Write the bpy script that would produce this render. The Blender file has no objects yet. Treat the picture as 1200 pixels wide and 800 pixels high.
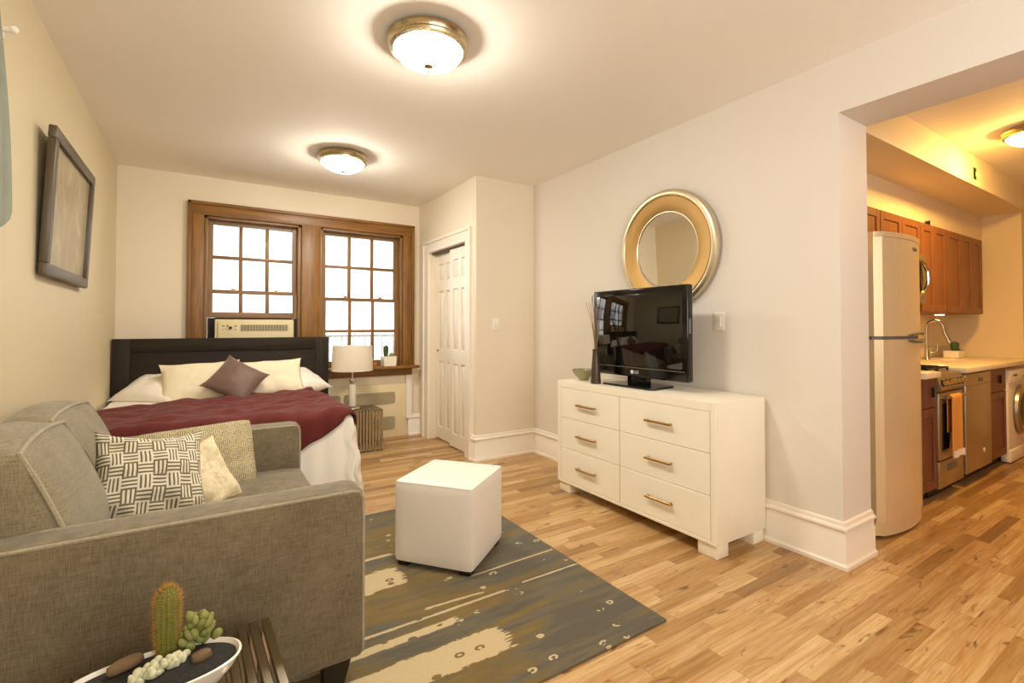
import bpy, bmesh, math, random
from mathutils import Vector, Matrix, noise
random.seed(7)
S = bpy.context.scene
COL = S.collection
PI = math.pi

# ------------------------------------------------------------------ materials
def lin(c):
    if isinstance(c, str):
        c = tuple(int(c[i:i+2], 16)/255 for i in (0, 2, 4))
    return tuple((x/12.92 if x <= .04045 else ((x+.055)/1.055)**2.4) for x in c[:3]) + (1,)

class NT:
    """tiny helper around a material's node tree"""
    def __init__(s, name):
        s.m = bpy.data.materials.new(name); s.m.use_nodes = True
        s.t = s.m.node_tree; s.t.nodes.clear()
        s.out = s.t.nodes.new('ShaderNodeOutputMaterial')
        s.b = s.t.nodes.new('ShaderNodeBsdfPrincipled')
        s.link(s.b.outputs[0], s.out.inputs[0])
    def link(s, a, b): s.t.links.new(a, b)
    def node(s, typ, **kw):
        n = s.t.nodes.new(typ)
        for k, v in kw.items(): setattr(n, k, v)
        return n
    def put(s, sock, v):
        if hasattr(v, 'node'): s.link(v, sock)
        else: sock.default_value = v
    def math(s, op, a, b=0.0, c=None, clamp=False):
        n = s.node('ShaderNodeMath', operation=op, use_clamp=clamp)
        s.put(n.inputs[0], a); s.put(n.inputs[1], b)
        if c is not None: s.put(n.inputs[2], c)
        return n.outputs[0]
    def mix(s, f, a, b, mode='MIX'):
        n = s.node('ShaderNodeMix', data_type='RGBA', blend_type=mode)
        s.put(n.inputs[0], f); s.put(n.inputs[6], a); s.put(n.inputs[7], b)
        return n.outputs[2]
    def coords(s, which='Object', scale=(1, 1, 1), rot=(0, 0, 0)):
        tc = s.node('ShaderNodeTexCoord'); mp = s.node('ShaderNodeMapping')
        s.link(tc.outputs[which], mp.inputs[0])
        mp.inputs['Scale'].default_value = scale; mp.inputs['Rotation'].default_value = rot
        return mp.outputs[0]
    def noise(s, vec, scale=5, detail=3, rough=.55, dist=0):
        n = s.node('ShaderNodeTexNoise')
        if vec is not None: s.link(vec, n.inputs['Vector'])
        n.inputs['Scale'].default_value = scale; n.inputs['Detail'].default_value = detail
        n.inputs['Roughness'].default_value = rough; n.inputs['Distortion'].default_value = dist
        return n.outputs[0]
    def ramp(s, f, stops):
        n = s.node('ShaderNodeValToRGB'); s.link(f, n.inputs[0]); e = n.color_ramp.elements
        while len(e) < len(stops): e.new(.5)
        for el, (p, c) in zip(e, stops): el.position = p; el.color = c
        return n.outputs[0]
    def bump(s, h, strength=.2, dist=.01):
        n = s.node('ShaderNodeBump'); n.inputs['Strength'].default_value = strength
        n.inputs['Distance'].default_value = dist; s.link(h, n.inputs['Height'])
        s.link(n.outputs[0], s.b.inputs['Normal'])
    def sep(s, v):
        n = s.node('ShaderNodeSeparateXYZ'); s.link(v, n.inputs[0]); return n.outputs
    def comb(s, x, y, z=0.0):
        n = s.node('ShaderNodeCombineXYZ')
        for i, v in enumerate((x, y, z)): s.put(n.inputs[i], v)
        return n.outputs[0]
    def white(s, v, dim='2D'):
        n = s.node('ShaderNodeTexWhiteNoise', noise_dimensions=dim)
        s.link(v, n.inputs['W' if dim == '1D' else 'Vector']); return n.outputs
    def base(s, c): s.put(s.b.inputs['Base Color'], c)
    def set(s, rough=.5, metal=0, **kw):
        s.put(s.b.inputs['Roughness'], rough); s.b.inputs['Metallic'].default_value = metal
        for k, v in kw.items(): s.b.inputs[k.replace('_', ' ')].default_value = v
        return s.m

def shade(c, f): return tuple(min(1, x*f) for x in c[:3]) + (1,)

def plain(name, col, rough=.5, metal=0, var=.06, scale=6, bump=0, bscale=60, stretch=(1, 1, 1), **kw):
    n = NT(name); c = lin(col); v = n.coords(scale=stretch)
    f = n.noise(v, scale, 4)
    n.base(n.mix(f, shade(c, 1-var*1.6), shade(c, 1+var)))
    if bump: n.bump(n.noise(v, bscale, 3), bump, .004)
    return n.set(rough, metal, **kw)

def wood(name, dark, light, axis=0, rough=.4, scale=1.0, **kw):
    n = NT(name); sc = [14*scale]*3; sc[axis] = .9*scale
    v = n.coords(scale=sc)
    a = n.noise(v, 2.2, 5, .6, .6); b = n.noise(v, 9, 3, .5)
    f = n.math('ADD', n.math('MULTIPLY', a, .75), n.math('MULTIPLY', b, .25))
    n.base(n.ramp(f, [(.3, lin(dark)), (.7, lin(light))]))
    n.bump(b, .08, .002)
    return n.set(rough, 0, **kw)

def fabric(name, dark, light, rough=.95, k=1.0, tint=None):
    n = NT(name); v1 = n.coords(scale=(260*k, 260*k, 18*k)); v2 = n.coords(scale=(16*k, 16*k, 330*k))
    a = n.noise(v1, 1, 2); b = n.noise(v2, 1, 2); big = n.noise(n.coords(), 5, 3)
    f = n.math('MULTIPLY_ADD', big, .25, n.math('MULTIPLY', n.math('ADD', a, b), .375))
    n.base(n.ramp(f, [(.36, lin(dark)), (.66, lin(light))]))
    n.bump(n.math('ADD', a, b), .25, .002)
    return n.set(rough, 0, Sheen_Weight=.22)

def m_floor():
    n = NT('oak strip floor'); v = n.coords(); x, y, _ = n.sep(v)
    w, L = .062, .60
    yr = n.math('DIVIDE', y, w); row = n.math('FLOOR', yr)
    r = n.white(row, '1D')[0]
    xr = n.math('ADD', n.math('DIVIDE', x, n.math('MULTIPLY_ADD', r, .45, L-.15)), n.math('MULTIPLY', r, 17.3))
    idx = n.math('FLOOR', xr)
    cell = n.white(n.comb(row, idx), '2D'); val = cell[0]
    col = n.ramp(val, [(0, lin('94744e')), (.10, lin('b3925f')), (.5, lin('c9a97a')), (.85, lin('d4b888')), (1, lin('dfc79a'))])
    off = n.math('MULTIPLY', val, 40)
    gx = n.math('ADD', n.math('MULTIPLY', x, 2.2), off); gy = n.math('ADD', n.math('MULTIPLY', y, 42), off)
    g = n.noise(n.comb(gx, gy, off), 1.6, 5, .65, .5)
    col = n.mix(n.ramp(g, [(.35, (0, 0, 0, 1)), (.72, (1, 1, 1, 1))]), n.mix(1.0, col, lin('d8be9a'), 'MULTIPLY'), col)
    k = n.noise(n.comb(n.math('MULTIPLY', x, 7), n.math('MULTIPLY', y, 26), off), 1.0, 2, .5, .8)
    kn = n.ramp(k, [(.63, (0, 0, 0, 1)), (.74, (1, 1, 1, 1))])
    col = n.mix(n.math('MULTIPLY', kn, .75), col, lin('5a3818'))
    fy = n.math('FRACT', yr); fx = n.math('FRACT', xr)
    gap = n.math('MAXIMUM', n.math('LESS_THAN', fy, .025), n.math('LESS_THAN', fx, .004))
    col = n.mix(n.math('MULTIPLY', gap, .45), col, lin('5a3a1e'))
    n.base(col); n.bump(n.math('SUBTRACT', n.math('MULTIPLY', g, .2), gap), .12, .002)
    return n.set(n.math('MULTIPLY_ADD', g, .15, .27), 0)

RUG_X0, RUG_X1, RUG_Y0, RUG_Y1 = -.55, 1.655, 1.375, 3.19
def m_rug():
    n = NT('streaked wool rug'); v = n.coords(); x, y, _ = n.sep(v)
    rag = n.noise(n.coords(scale=(9, 34, 1)), 1.4, 4, .7)
    rag2 = n.noise(n.coords(scale=(5, 60, 1)), 1.0, 3, .6)
    st = n.noise(n.coords(scale=(.9, 7.5, 1)), 1.3, 5, .62, .3)
    edge = n.math('MULTIPLY_ADD', n.noise(v, 1.6, 3), .5, n.math('MULTIPLY', st, .5))
    # more grey toward the open edge
    ex = n.math('MULTIPLY', n.math('SUBTRACT', x, 1.15), .24)
    ex = n.math('MAXIMUM', ex, 0.0)
    f = n.math('SUBTRACT', n.math('MULTIPLY_ADD', n.math('SUBTRACT', st, .5), 1.5, edge), ex)
    col = n.ramp(f, [(.28, lin('575244')), (.40, lin('675f4b')), (.48, lin('6c5c34')), (.62, lin('7d6634')), (.8, lin('6c5d3c'))])
    fine = n.noise(v, 240, 2)
    def streak(x0, x1, yc, hw, sl=0.0, ragx=.12, ragy=.05):
        yy = n.math('SUBTRACT', y, n.math('MULTIPLY_ADD', x, sl, yc))
        yy = n.math('ABSOLUTE', yy)
        lim = n.math('MULTIPLY_ADD', n.math('SUBTRACT', rag, .5), ragy, hw)
        a = n.math('LESS_THAN', yy, lim)
        xx = n.math('MULTIPLY_ADD', n.math('SUBTRACT', rag2, .5), ragx*2, x)
        b = n.math('MULTIPLY', n.math('GREATER_THAN', xx, x0), n.math('LESS_THAN', xx, x1))
        return n.math('MULTIPLY', a, b)
    masks = [streak(-.2, 1.03, 1.65, .075), streak(-.1, .92, 1.847, .022, 0, .1, .03), streak(-.2, 1.2, 1.93, .0075, 0, .08, .014),
             streak(.83, 1.1, 2.05, .007, -.07, .05, .016), streak(-.3, .84, 2.33, .09, 0, .06, .1), streak(-.3, .88, 2.57, .012, 0, .05, .02),
             streak(1.1, 1.645, 2.095, .006, .03, .06, .016), streak(1.3, 1.645, 1.945, .0055, 0, .06, .012), streak(-.3, .7, 2.83, .03)]
    m = masks[0]
    for k in masks[1:]: m = n.math('MAXIMUM', m, k)
    # dark rings and holes inside the cream; cream flecks on the grey
    vo = n.node('ShaderNodeTexVoronoi', feature='F1'); n.link(n.coords(scale=(1, 1.5, 1)), vo.inputs['Vector']); vo.inputs['Scale'].default_value = 9.5
    d = vo.outputs['Distance']; rnd = n.sep(vo.outputs['Color'])[0]
    dn = n.math('MULTIPLY_ADD', n.math('SUBTRACT', rag, .5), .12, d)
    ring = n.math('MULTIPLY', n.math('LESS_THAN', n.math('ABSOLUTE', n.math('SUBTRACT', dn, .15)), .055), n.math('GREATER_THAN', rnd, .30))
    flk = n.math('MULTIPLY', ring, n.math('GREATER_THAN', n.noise(v, 30, 2), .47))
    cream = n.math('MAXIMUM', n.math('MULTIPLY', m, n.math('SUBTRACT', 1.0, ring)), n.math('MULTIPLY', flk, n.math('GREATER_THAN', x, .9)))
    col = n.mix(n.math('MULTIPLY', cream, .92), col, lin('cfbb90'))
    col = n.mix(n.math('MULTIPLY', n.math('SUBTRACT', fine, .35), .7, clamp=True), col, lin('4d4430'))
    n.base(col); n.bump(n.math('ADD', n.math('MULTIPLY', fine, .6), n.math('MULTIPLY', cream, .25)), .5, .006)
    return n.set(.97, 0, Sheen_Weight=.1)

def m_basket(name, N, dark, light, k=3.5):
    n = NT(name); u, v, _ = n.sep(n.coords('UV'))
    un = n.math('MULTIPLY', u, N); vn = n.math('MULTIPLY', v, N)
    par = n.math('MODULO', n.math('ADD', n.math('FLOOR', un), n.math('FLOOR', vn)), 2.0)
    par = n.math('GREATER_THAN', par, .5)
    su = n.math('GREATER_THAN', n.math('FRACT', n.math('MULTIPLY', un, k)), .46)
    sv = n.math('GREATER_THAN', n.math('FRACT', n.math('MULTIPLY', vn, k)), .46)
    f = n.math('ADD', n.math('MULTIPLY', par, su), n.math('MULTIPLY', n.math('SUBTRACT', 1.0, par), sv))
    fz = n.noise(n.coords(), 260, 2)
    f2 = n.math('MULTIPLY_ADD', n.math('SUBTRACT', fz, .5), .5, f, clamp=True)
    n.base(n.mix(f2, lin(dark), lin(light))); n.bump(n.math('MULTIPLY_ADD', fz, .4, f), .35, .004)
    return n.set(.92, 0)

def m_emit(name, col, strength):
    n = NT(name); f = n.noise(n.coords(), 4, 1)
    n.base(lin(col)); n.put(n.b.inputs['Emission Color'], n.mix(f, lin(col), shade(lin(col), 1.03)))
    n.b.inputs['Emission Strength'].default_value = strength
    return n.set(.35)

def m_glass(name, tint=(1, 1, 1, 1), gloss=.06):
    n = NT(name); t = n.node('ShaderNodeBsdfTransparent'); g = n.node('ShaderNodeBsdfGlossy'); mx = n.node('ShaderNodeMixShader')
    g.inputs['Roughness'].default_value = .03
    f = n.noise(n.coords(), 3, 1); n.put(t.inputs[0], n.mix(f, tint, shade(tint, .985)))
    fr = n.node('ShaderNodeFresnel'); fr.inputs[0].default_value = 1.4
    n.link(n.math('ADD', fr.outputs[0], gloss-.03), mx.inputs[0])
    n.link(t.outputs[0], mx.inputs[1]); n.link(g.outputs[0], mx.inputs[2]); n.link(mx.outputs[0], n.out.inputs[0])
    n.t.nodes.remove(n.b); return n.m

def brushed(name, col, rough=.3, axis=2, metal=1.0):
    n = NT(name); sc = [180]*3; sc[axis] = 3
    f = n.noise(n.coords(scale=sc), 1, 2); c = lin(col)
    n.base(n.mix(f, shade(c, .88), shade(c, 1.08)))
    return n.set(n.math('MULTIPLY_ADD', f, .12, rough-.06), metal)

M = dict(
    wallB=plain('warm cream wall paint', 'e6dac2', .7, var=.012, scale=2, bump=.04, bscale=120),
    wall=plain('cream wall paint', 'e0dad0', .7, var=.012, scale=2, bump=.04, bscale=120),
    wallC=plain('cream closet wall paint', 'e8dcc8', .7, var=.012, scale=2, bump=.04, bscale=120),
    wallL=plain('beige wall paint', 'd2c4a2', .55, var=.02, scale=2, bump=.04, bscale=120),
    kwall=plain('warm kitchen paint', 'ecdcb8', .6, var=.015, scale=2, bump=.04, bscale=120),
    ceil=plain('ceiling paint', 'f8f4ec', .8, var=.015, scale=1.5, bump=.03, bscale=90),
    trim=plain('white gloss trim', 'f0e9dc', .35, var=.015),
    door=plain('white door paint', 'f2ebdd', .32, var=.015),
    panel=plain('cream radiator panel', 'e6d6ae', .5, var=.03),
    grille=plain('pale grille mesh', 'a89b7c', .6, var=.2, scale=240),
    floor=m_floor(), rug=m_rug(),
    oakV=wood('stained oak upright', '5e3d18', 'a0702f', 2), oakH=wood('stained oak rail', '5e3d18', 'a0702f', 0),
    sashV=wood('sash oak upright', '6a4824', '97703c', 2), sashH=wood('sash oak rail', '6a4824', '97703c', 0),
    ebony=wood('espresso wood', '1d1610', '33281c', 0, .62, Specular_IOR_Level=.25), ebonyV=wood('espresso wood upright', '1d1610', '33281c', 2, .62, Specular_IOR_Level=.25),
    cherry=wood('cherry cabinet', '744426', '946238', 2, .45), cherry_dim=wood('cherry base cabinet', '5e3426', '7c4836', 2, .45), cherryg=plain('cabinet groove', '5a2c10', .5),  # base cabinets: same cherry, dim light painted into the darker tone
    sofa=fabric('taupe woven upholstery', '564c37', '897c60', k=1.7), sofapip=fabric('taupe piping', '7d745c', 'b4aa90', k=2.0),
    cushfab=fabric('soft taupe cushion fabric', '6a6048', '9a9074', k=1.3),
    legd=plain('dark leg wood', '1a120c', .4),
    basketA=m_basket('basketweave print', 9, '6b6148', 'ddd6c0'), basketB=m_basket('small basketweave print', 17, '7d7250', 'cbbf9a', 3.5),
    fur=plain('cream shaggy fur', 'e8d9b4', .95, var=.25, scale=60, bump=1.0, bscale=70),
    linen=plain('white cotton', 'efe9dd', .85, var=.03, scale=14, bump=.12, bscale=22),
    cream=plain('cream cotton', 'ece1c4', .85, var=.03, scale=10, bump=.1, bscale=30),
    brownc=plain('mauve brown satin', '6a5044', .55, var=.1, scale=20, bump=.08, bscale=200, Sheen_Weight=.3),
    throw=plain('burgundy knit', '621c17', .9, var=.25, scale=90, bump=.5, bscale=160, Sheen_Weight=.08),
    leather=plain('white leather', 'eee8dc', .42, var=.02, bump=.12, bscale=220),
    lacquer=plain('cream lacquer', 'f3ecd9', .3, var=.015), lacq2=plain('cream lacquer drawer', 'f4eedc', .3, var=.015),
    groove=plain('drawer gap shadow', '9a8d70', .6),
    brass=brushed('antique brass', 'c09a5c', .35, 1), gold=brushed('champagne gold leaf', 'c4a068', .46, 0), silver=brushed('champagne silver lip', 'cfc4a8', .36, 0),
    nickel=brushed('brushed nickel', 'c4b594', .26, 0), chrome=brushed('chrome', 'd8d2c4', .12, 2), steel=brushed('brushed steel', 'b8b0a2', .32, 2),
    slat=brushed('steel slat', 'b4a994', .2, 1),
    mirror=plain('mirror glass', 'f4f2ee', .01, 1, var=.005),
    tvb=plain('gloss black plastic', '080706', .12, var=.2), tvs=plain('dark glass screen', '0c0a08', .05, var=.1, Coat_Weight=.5),
    white=plain('white plastic', 'f2ecdf', .35, var=.02), logo=plain('pale logo print', 'd8d4cc', .4), grey=plain('grey plastic', '6b675f', .5), black=plain('black iron', '14110e', .5),
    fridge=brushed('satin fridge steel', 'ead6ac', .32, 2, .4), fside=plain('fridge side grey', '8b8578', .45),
    apps=brushed('appliance steel', 'b6a88c', .34, 2, .85), oveng=plain('oven glass', '1b1713', .08, var=.1),
    stone=plain('white quartz', 'efe3c8', .25, var=.04, scale=12),
    towel=plain('orange cotton towel', 'e0a050', .95, var=.12, scale=120, bump=.4, bscale=200),
    bulb=m_emit('lit frosted glass', 'fff5e5', 76.0), bulbk=m_emit('lit amber glass', 'ffc266', 165.0), puck=m_emit('lit puck lens', 'ffdba0', 160),
    glass=m_glass('window glass'), crystal=plain('milky lamp glass', 'e9e2d2', .12, var=.03),
    shade=None,
    ac=plain('beige ac plastic', 'd8caa0', .5, var=.03), acd=plain('ac grille', '8e8468', .5, var=.15, scale=200),
    soil=plain('dark gravel', '2c2a28', .95, var=.5, scale=160, bump=1, bscale=160),
    dish=plain('white ceramic', 'efe8d8', .3, var=.02), rock=plain('brown stone', '715a3c', .7, var=.25, scale=40, bump=.3, bscale=60),
    cact=plain('ribbed cactus', '6f7432', .7, var=.3, scale=60), spine=plain('golden spines', 'd29a2c', .7, var=.2),
    prick=plain('light green pads', '878c48', .6, var=.2, scale=50), pale=plain('pale succulent', 'cfd0ae', .6, var=.15, scale=60),
    dkgreen=plain('dark green cactus', '3f5524', .7, var=.3, scale=70), moss=plain('yellow green moss', '8c8a3a', .9, var=.3, scale=80),
    celadon=plain('celadon glaze', '9a9470', .25, var=.1, scale=12), vase=plain('mottled brown vase', '4a3a2c', .35, var=.6, scale=70), reed=plain('dried reed', '8a6c44', .8, var=.25, scale=40),
    art=None, frame=brushed('pewter frame', '5c5242', .42, 1, .45), mat=plain('art mat', 'a39472', .5),
    drape=plain('grey blue drape', '8f9486', .9, var=.12, scale=14, bump=.2, bscale=90),
    facade=plain('pale render', 'dad6d0', .9, var=.06, scale=3), facw=plain('facade window', '9aa0a6', .4), rail=plain('grey iron railing', '8a8c90', .6), ground=plain('yard concrete', 'b0aca4', .9),
    rubber=plain('dark hole', '0e0c0a', .8),
)
def m_art():
    n = NT('faded sepia print'); v = n.coords()
    a = n.noise(n.coords(scale=(1, 5, 3)), 1.2, 5, .6, 1.5); b = n.noise(v, 9, 3)
    f = n.math('MULTIPLY_ADD', b, .3, n.math('MULTIPLY', a, .7))
    n.base(n.ramp(f, [(.3, lin('94876a')), (.5, lin('a09374')), (.62, lin('b0a484')), (.74, lin('c8bd9e'))]))
    return n.set(.22)
M['art'] = m_art()
def m_shade():
    n = NT('white linen shade'); d = n.node('ShaderNodeBsdfDiffuse'); t = n.node('ShaderNodeBsdfTranslucent'); mx = n.node('ShaderNodeMixShader')
    c = n.mix(n.noise(n.coords(), 60, 2), lin('f6f0e4'), lin('fffaf0')); n.link(c, d.inputs[0]); n.link(c, t.inputs[0])
    mx.inputs[0].default_value = .55; n.link(d.outputs[0], mx.inputs[1]); n.link(t.outputs[0], mx.inputs[2]); n.link(mx.outputs[0], n.out.inputs[0])
    n.t.nodes.remove(n.b); return n.m
M['shade'] = m_shade()

# ------------------------------------------------------------------ geometry
class G:
    def __init__(s): s.bm = bmesh.new(); s.uv = None
    def box(s, x0, y0, z0, x1, y1, z1, bev=0, seg=2):
        vs = [s.bm.verts.new(p) for p in ((x0,y0,z0),(x1,y0,z0),(x1,y1,z0),(x0,y1,z0),(x0,y0,z1),(x1,y0,z1),(x1,y1,z1),(x0,y1,z1))]
        fs = [s.bm.faces.new([vs[i] for i in q]) for q in ((3,2,1,0),(4,5,6,7),(0,1,5,4),(1,2,6,5),(2,3,7,6),(3,0,4,7))]
        if bev:
            es = list({e for f in fs for e in f.edges})
            bmesh.ops.bevel(s.bm, geom=es, offset=bev, segments=seg, profile=.5, affect='EDGES')
        return s
    def tube(s, pts, r, n=8, caps=True, closed=False, flat=1.0):
        pts = [Vector(p) for p in pts]; N = len(pts)
        rs = r if isinstance(r, (list, tuple)) else [r]*N
        rings = []; up = None
        for i, p in enumerate(pts):
            a = pts[i-1] if (i > 0 or closed) else pts[i]; b = pts[(i+1) % N] if (i < N-1 or closed) else pts[i]
            d = (b-a).normalized() if (b-a).length > 1e-9 else Vector((0, 0, 1))
            if up is None: up = d.orthogonal().normalized()
            up = (up - d*up.dot(d))
            up = up.normalized() if up.length > 1e-6 else d.orthogonal().normalized()
            w = d.cross(up)
            rings.append([s.bm.verts.new(p + (up*math.cos(2*PI*k/n) + w*math.sin(2*PI*k/n)*flat)*rs[i]) for k in range(n)])
        for i in range(N if closed else N-1):
            A, B = rings[i], rings[(i+1) % N]
            for k in range(n): s.bm.faces.new((A[k], A[(k+1) % n], B[(k+1) % n], B[k]))
        if caps and not closed:
            s.bm.faces.new(rings[0][::-1]); s.bm.faces.new(rings[-1])
        return s
    def cyl(s, p0, p1, r0, r1=None, n=16): return s.tube([p0, p1], [r0, r0 if r1 is None else r1], n)
    def lathe(s, prof, c=(0, 0, 0), n=32, sx=1.0, sy=1.0, cap=True, axis='z'):
        rings = []; c = Vector(c)
        for r, z in prof:
            ring = []
            for k in range(n):
                a = 2*PI*k/n; p = Vector((r*math.cos(a)*sx, r*math.sin(a)*sy, z))
                if axis == 'x': p = Vector((-p.z, p.y, p.x))
                if axis == 'y': p = Vector((p.x, -p.z, p.y))
                ring.append(s.bm.verts.new(c+p))
            rings.append(ring)
        for A, B in zip(rings, rings[1:]):
            for k in range(n): s.bm.faces.new((A[k], A[(k+1) % n], B[(k+1) % n], B[k]))
        if cap: s.bm.faces.new(rings[0][::-1]); s.bm.faces.new(rings[-1])
        return s
    def ball(s, c, r, rz=None, n=10, m=6):
        rz = rz or r
        return s.lathe([(max(1e-4, r*math.sin(PI*i/m)), -rz*math.cos(PI*i/m)) for i in range(m+1)], c, n)
    def prism(s, poly, axis, a0, a1):
        def P(u, v, a): return {'x': (a, u, v), 'y': (u, a, v), 'z': (u, v, a)}[axis]
        A = [s.bm.verts.new(P(u, v, a0)) for u, v in poly]; B = [s.bm.verts.new(P(u, v, a1)) for u, v in poly]
        k = len(poly)
        for i in range(k): s.bm.faces.new((A[i], A[(i+1) % k], B[(i+1) % k], B[i]))
        s.bm.faces.new(A[::-1]); s.bm.faces.new(B); return s
    def grid(s, f, nu, nv, uv=True):
        if uv and s.uv is None: s.uv = s.bm.loops.layers.uv.new('UVMap')
        vs = [[s.bm.verts.new(f(i/nu, j/nv)) for j in range(nv+1)] for i in range(nu+1)]
        for i in range(nu):
            for j in range(nv):
                fc = s.bm.faces.new((vs[i][j], vs[i+1][j], vs[i+1][j+1], vs[i][j+1]))
                if s.uv:
                    for l, (a, b) in zip(fc.loops, ((i, j), (i+1, j), (i+1, j+1), (i, j+1))): l[s.uv].uv = (a/nu, b/nv)
        return s
    def xf(s, mat): bmesh.ops.transform(s.bm, matrix=mat, verts=s.bm.verts); return s
    def weld(s, d=1e-5): bmesh.ops.remove_doubles(s.bm, verts=s.bm.verts, dist=d); return s
    def out(s, name, mat, parent=None, local=False, sharp=35, flip=False):
        if parent is not None and not local:
            o = Vector((0, 0, 0)); p = parent
            while p: o += Vector(p.location); p = p.parent
            bmesh.ops.translate(s.bm, verts=s.bm.verts, vec=-o)
        bmesh.ops.recalc_face_normals(s.bm, faces=s.bm.faces)
        me = bpy.data.meshes.new(name); s.bm.to_mesh(me); s.bm.free()
        me.polygons.foreach_set('use_smooth', [True]*len(me.polygons))
        if sharp: me.set_sharp_from_angle(angle=math.radians(sharp))
        m = M[mat] if isinstance(mat, str) else mat
        me.materials.append(m)
        ob = bpy.data.objects.new(name, me); COL.objects.link(ob); ob.parent = parent
        return ob

def tag(o, label, cat, group=None, kind=None):
    o['label'] = label; o['category'] = cat
    if group: o['group'] = group
    if kind: o['kind'] = kind
    return o
def thing(name, label, cat, loc=(0, 0, 0), group=None, rot=(0, 0, 0)):
    o = bpy.data.objects.new(name, None); COL.objects.link(o); o.location = loc; o.rotation_euler = rot
    o.empty_display_size = .1
    return tag(o, label, cat, group)
def struct(o): o['kind'] = 'structure'; return o
def sroot(name, loc=(0, 0, 0)):
    o = bpy.data.objects.new(name, None); COL.objects.link(o); o.location = loc; o.empty_display_size = .1
    return struct(o)
def box(*a, bev=0, seg=2): return G().box(*a, bev=bev, seg=seg)
def curvepts(pts, n=6):
    """Catmull-Rom through points"""
    P = [Vector(p) for p in pts]; P = [P[0]*2-P[1]] + P + [P[-1]*2-P[-2]]; o = []
    for i in range(1, len(P)-2):
        for k in range(n):
            t = k/n; a, b, c, d = P[i-1:i+3]
            o.append(.5*((2*b)+(c-a)*t+(2*a-5*b+4*c-d)*t*t+(3*b-a-3*c+d)*t**3))
    return o + [P[-2]]
def copy_tree(o, parent=None):
    c = o.copy(); COL.objects.link(c); c.parent = parent
    for ch in o.children: copy_tree(ch, c)
    return c

# ------------------------------------------------------------------ room shell
XL, XR, YB, H = -.64, 2.785, 5.35, 2.65
XC, YC = 2.13, 3.94            # closet box corner
YJ, XJ = 1.185, 3.11           # opening jamb
KY, KX = 1.90, 6.95            # kitchen back wall, end wall
YN = -2.6                      # wall behind the camera
struct(box(XL-.3, YN-.3, -.1, 8.2, YB+.3, 0).out('floor', 'floor'))
struct(box(XL-.3, YN-.3, H, 8.2, YB+.3, H+.1).out('ceiling', 'ceil'))
struct(box(XL-.2, YN-.2, 0, XL, YB+.3, H).out('wall_left', 'wallL'))
# back wall with one wide window hole X 0..1.93, z .78..2.29
wb = G(); wb.box(XL-.2, YB, 0, 0, YB+.3, H).box(1.93, YB, 0, XC+.8, YB+.3, H).box(0, YB, 2.29, 1.93, YB+.3, H).box(0, YB, 0, 1.93, YB+.3, .78)
struct(wb.out('wall_back', 'wallB'))
# closet: front face and side wall with door hole Y 4.13..5.03
wc = G(); wc.box(XC, YC, 0, XR+.4, YC+.10, H).box(XC, YC+.1, 0, XC+.12, 4.13, H).box(XC, 5.03, 0, XC+.12, YB, H).box(XC, 4.13, 2.065, XC+.12, 5.03, H)
struct(wc.out('wall_closet', 'wallC'))
struct(box(XR, YJ, 0, XJ, YC+.05, H).out('wall_right', 'wall'))
struct(box(XR, -1.2, 2.36, XJ, YJ, H).out('wall_header', 'wall'))
struct(box(XR, YN, 0, XJ, -1.2, H).out('wall_right_rear', 'wall'))
struct(box(XL-.2, YN-.2, 0, 8, YN, H).out('wall_rear', 'wall'))
wk = G(); wk.box(XJ, KY, 0, KX+.2, KY+.1, H)
struct(wk.out('wall_kitchen_back', 'kwall'))
struct(box(KX, 1.31, 0, KX+.1, KY, H).out('wall_kitchen_end', 'kwall'))
wk = G(); wk.box(7.6, YN, 0, 7.7, 1.5, H).box(KX+.1, 1.36, 0, 7.7, 1.46, H)
struct(wk.out('wall_kitchen_far', 'kwall'))
struct(box(XJ, 1.27, 2.405, KX, KY, H).out('ceiling_soffit', 'kwall'))

# baseboards with a moulded profile
BP = [(0, 0), (.030, 0), (.030, .018), (.022, .026), (.019, .032), (.019, .150), (.013, .160), (.013, .186), (.024, .196), (.024, .206), (.012, .216), (.010, .232), (0, .238)]
def baseboard(name, x0, y0, x1, y1, nx, ny, e0=0, e1=0):
    """straight run from (x0,y0) to (x1,y1), outward normal (nx,ny); e0/e1 mitre the ends (+1 outside corner, -1 inside)"""
    g = G(); d = Vector((x1-x0, y1-y0)).normalized(); R = []
    for (X, Y, e, sg) in ((x0, y0, e0, -1), (x1, y1, e1, 1)):
        R.append([g.bm.verts.new((X+nx*t+d.x*sg*e*t, Y+ny*t+d.y*sg*e*t, z)) for t, z in BP])
    k = len(BP)
    for i in range(k): g.bm.faces.new((R[0][i], R[0][(i+1) % k], R[1][(i+1) % k], R[1][i]))
    g.bm.faces.new(R[0][::-1]); g.bm.faces.new(R[1])
    return struct(g.out(name, 'trim'))
baseboard('baseboard_right', XR, YJ, XR, YC, -1, 0, 1, -1)
baseboard('baseboard_jamb', XR, YJ, XJ, YJ, 0, -1, 1, 0)
baseboard('baseboard_closet', XC, YC, XR, YC, 0, -1, 1, -1)
baseboard('baseboard_closet_side', XC, YC, XC, 4.01, -1, 0, 1, 0)
baseboard('baseboard_left', XL, YN, XL, YB, 1, 0, 0, 0)
baseboard('baseboard_back', 1.99, YB-.02, XC, YB-.02, 0, -1, 0, 0)
baseboard('baseboard_kitchen_far', KX+.1, 1.36, 7.6, 1.36, 0, -1, 0, 0)

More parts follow.
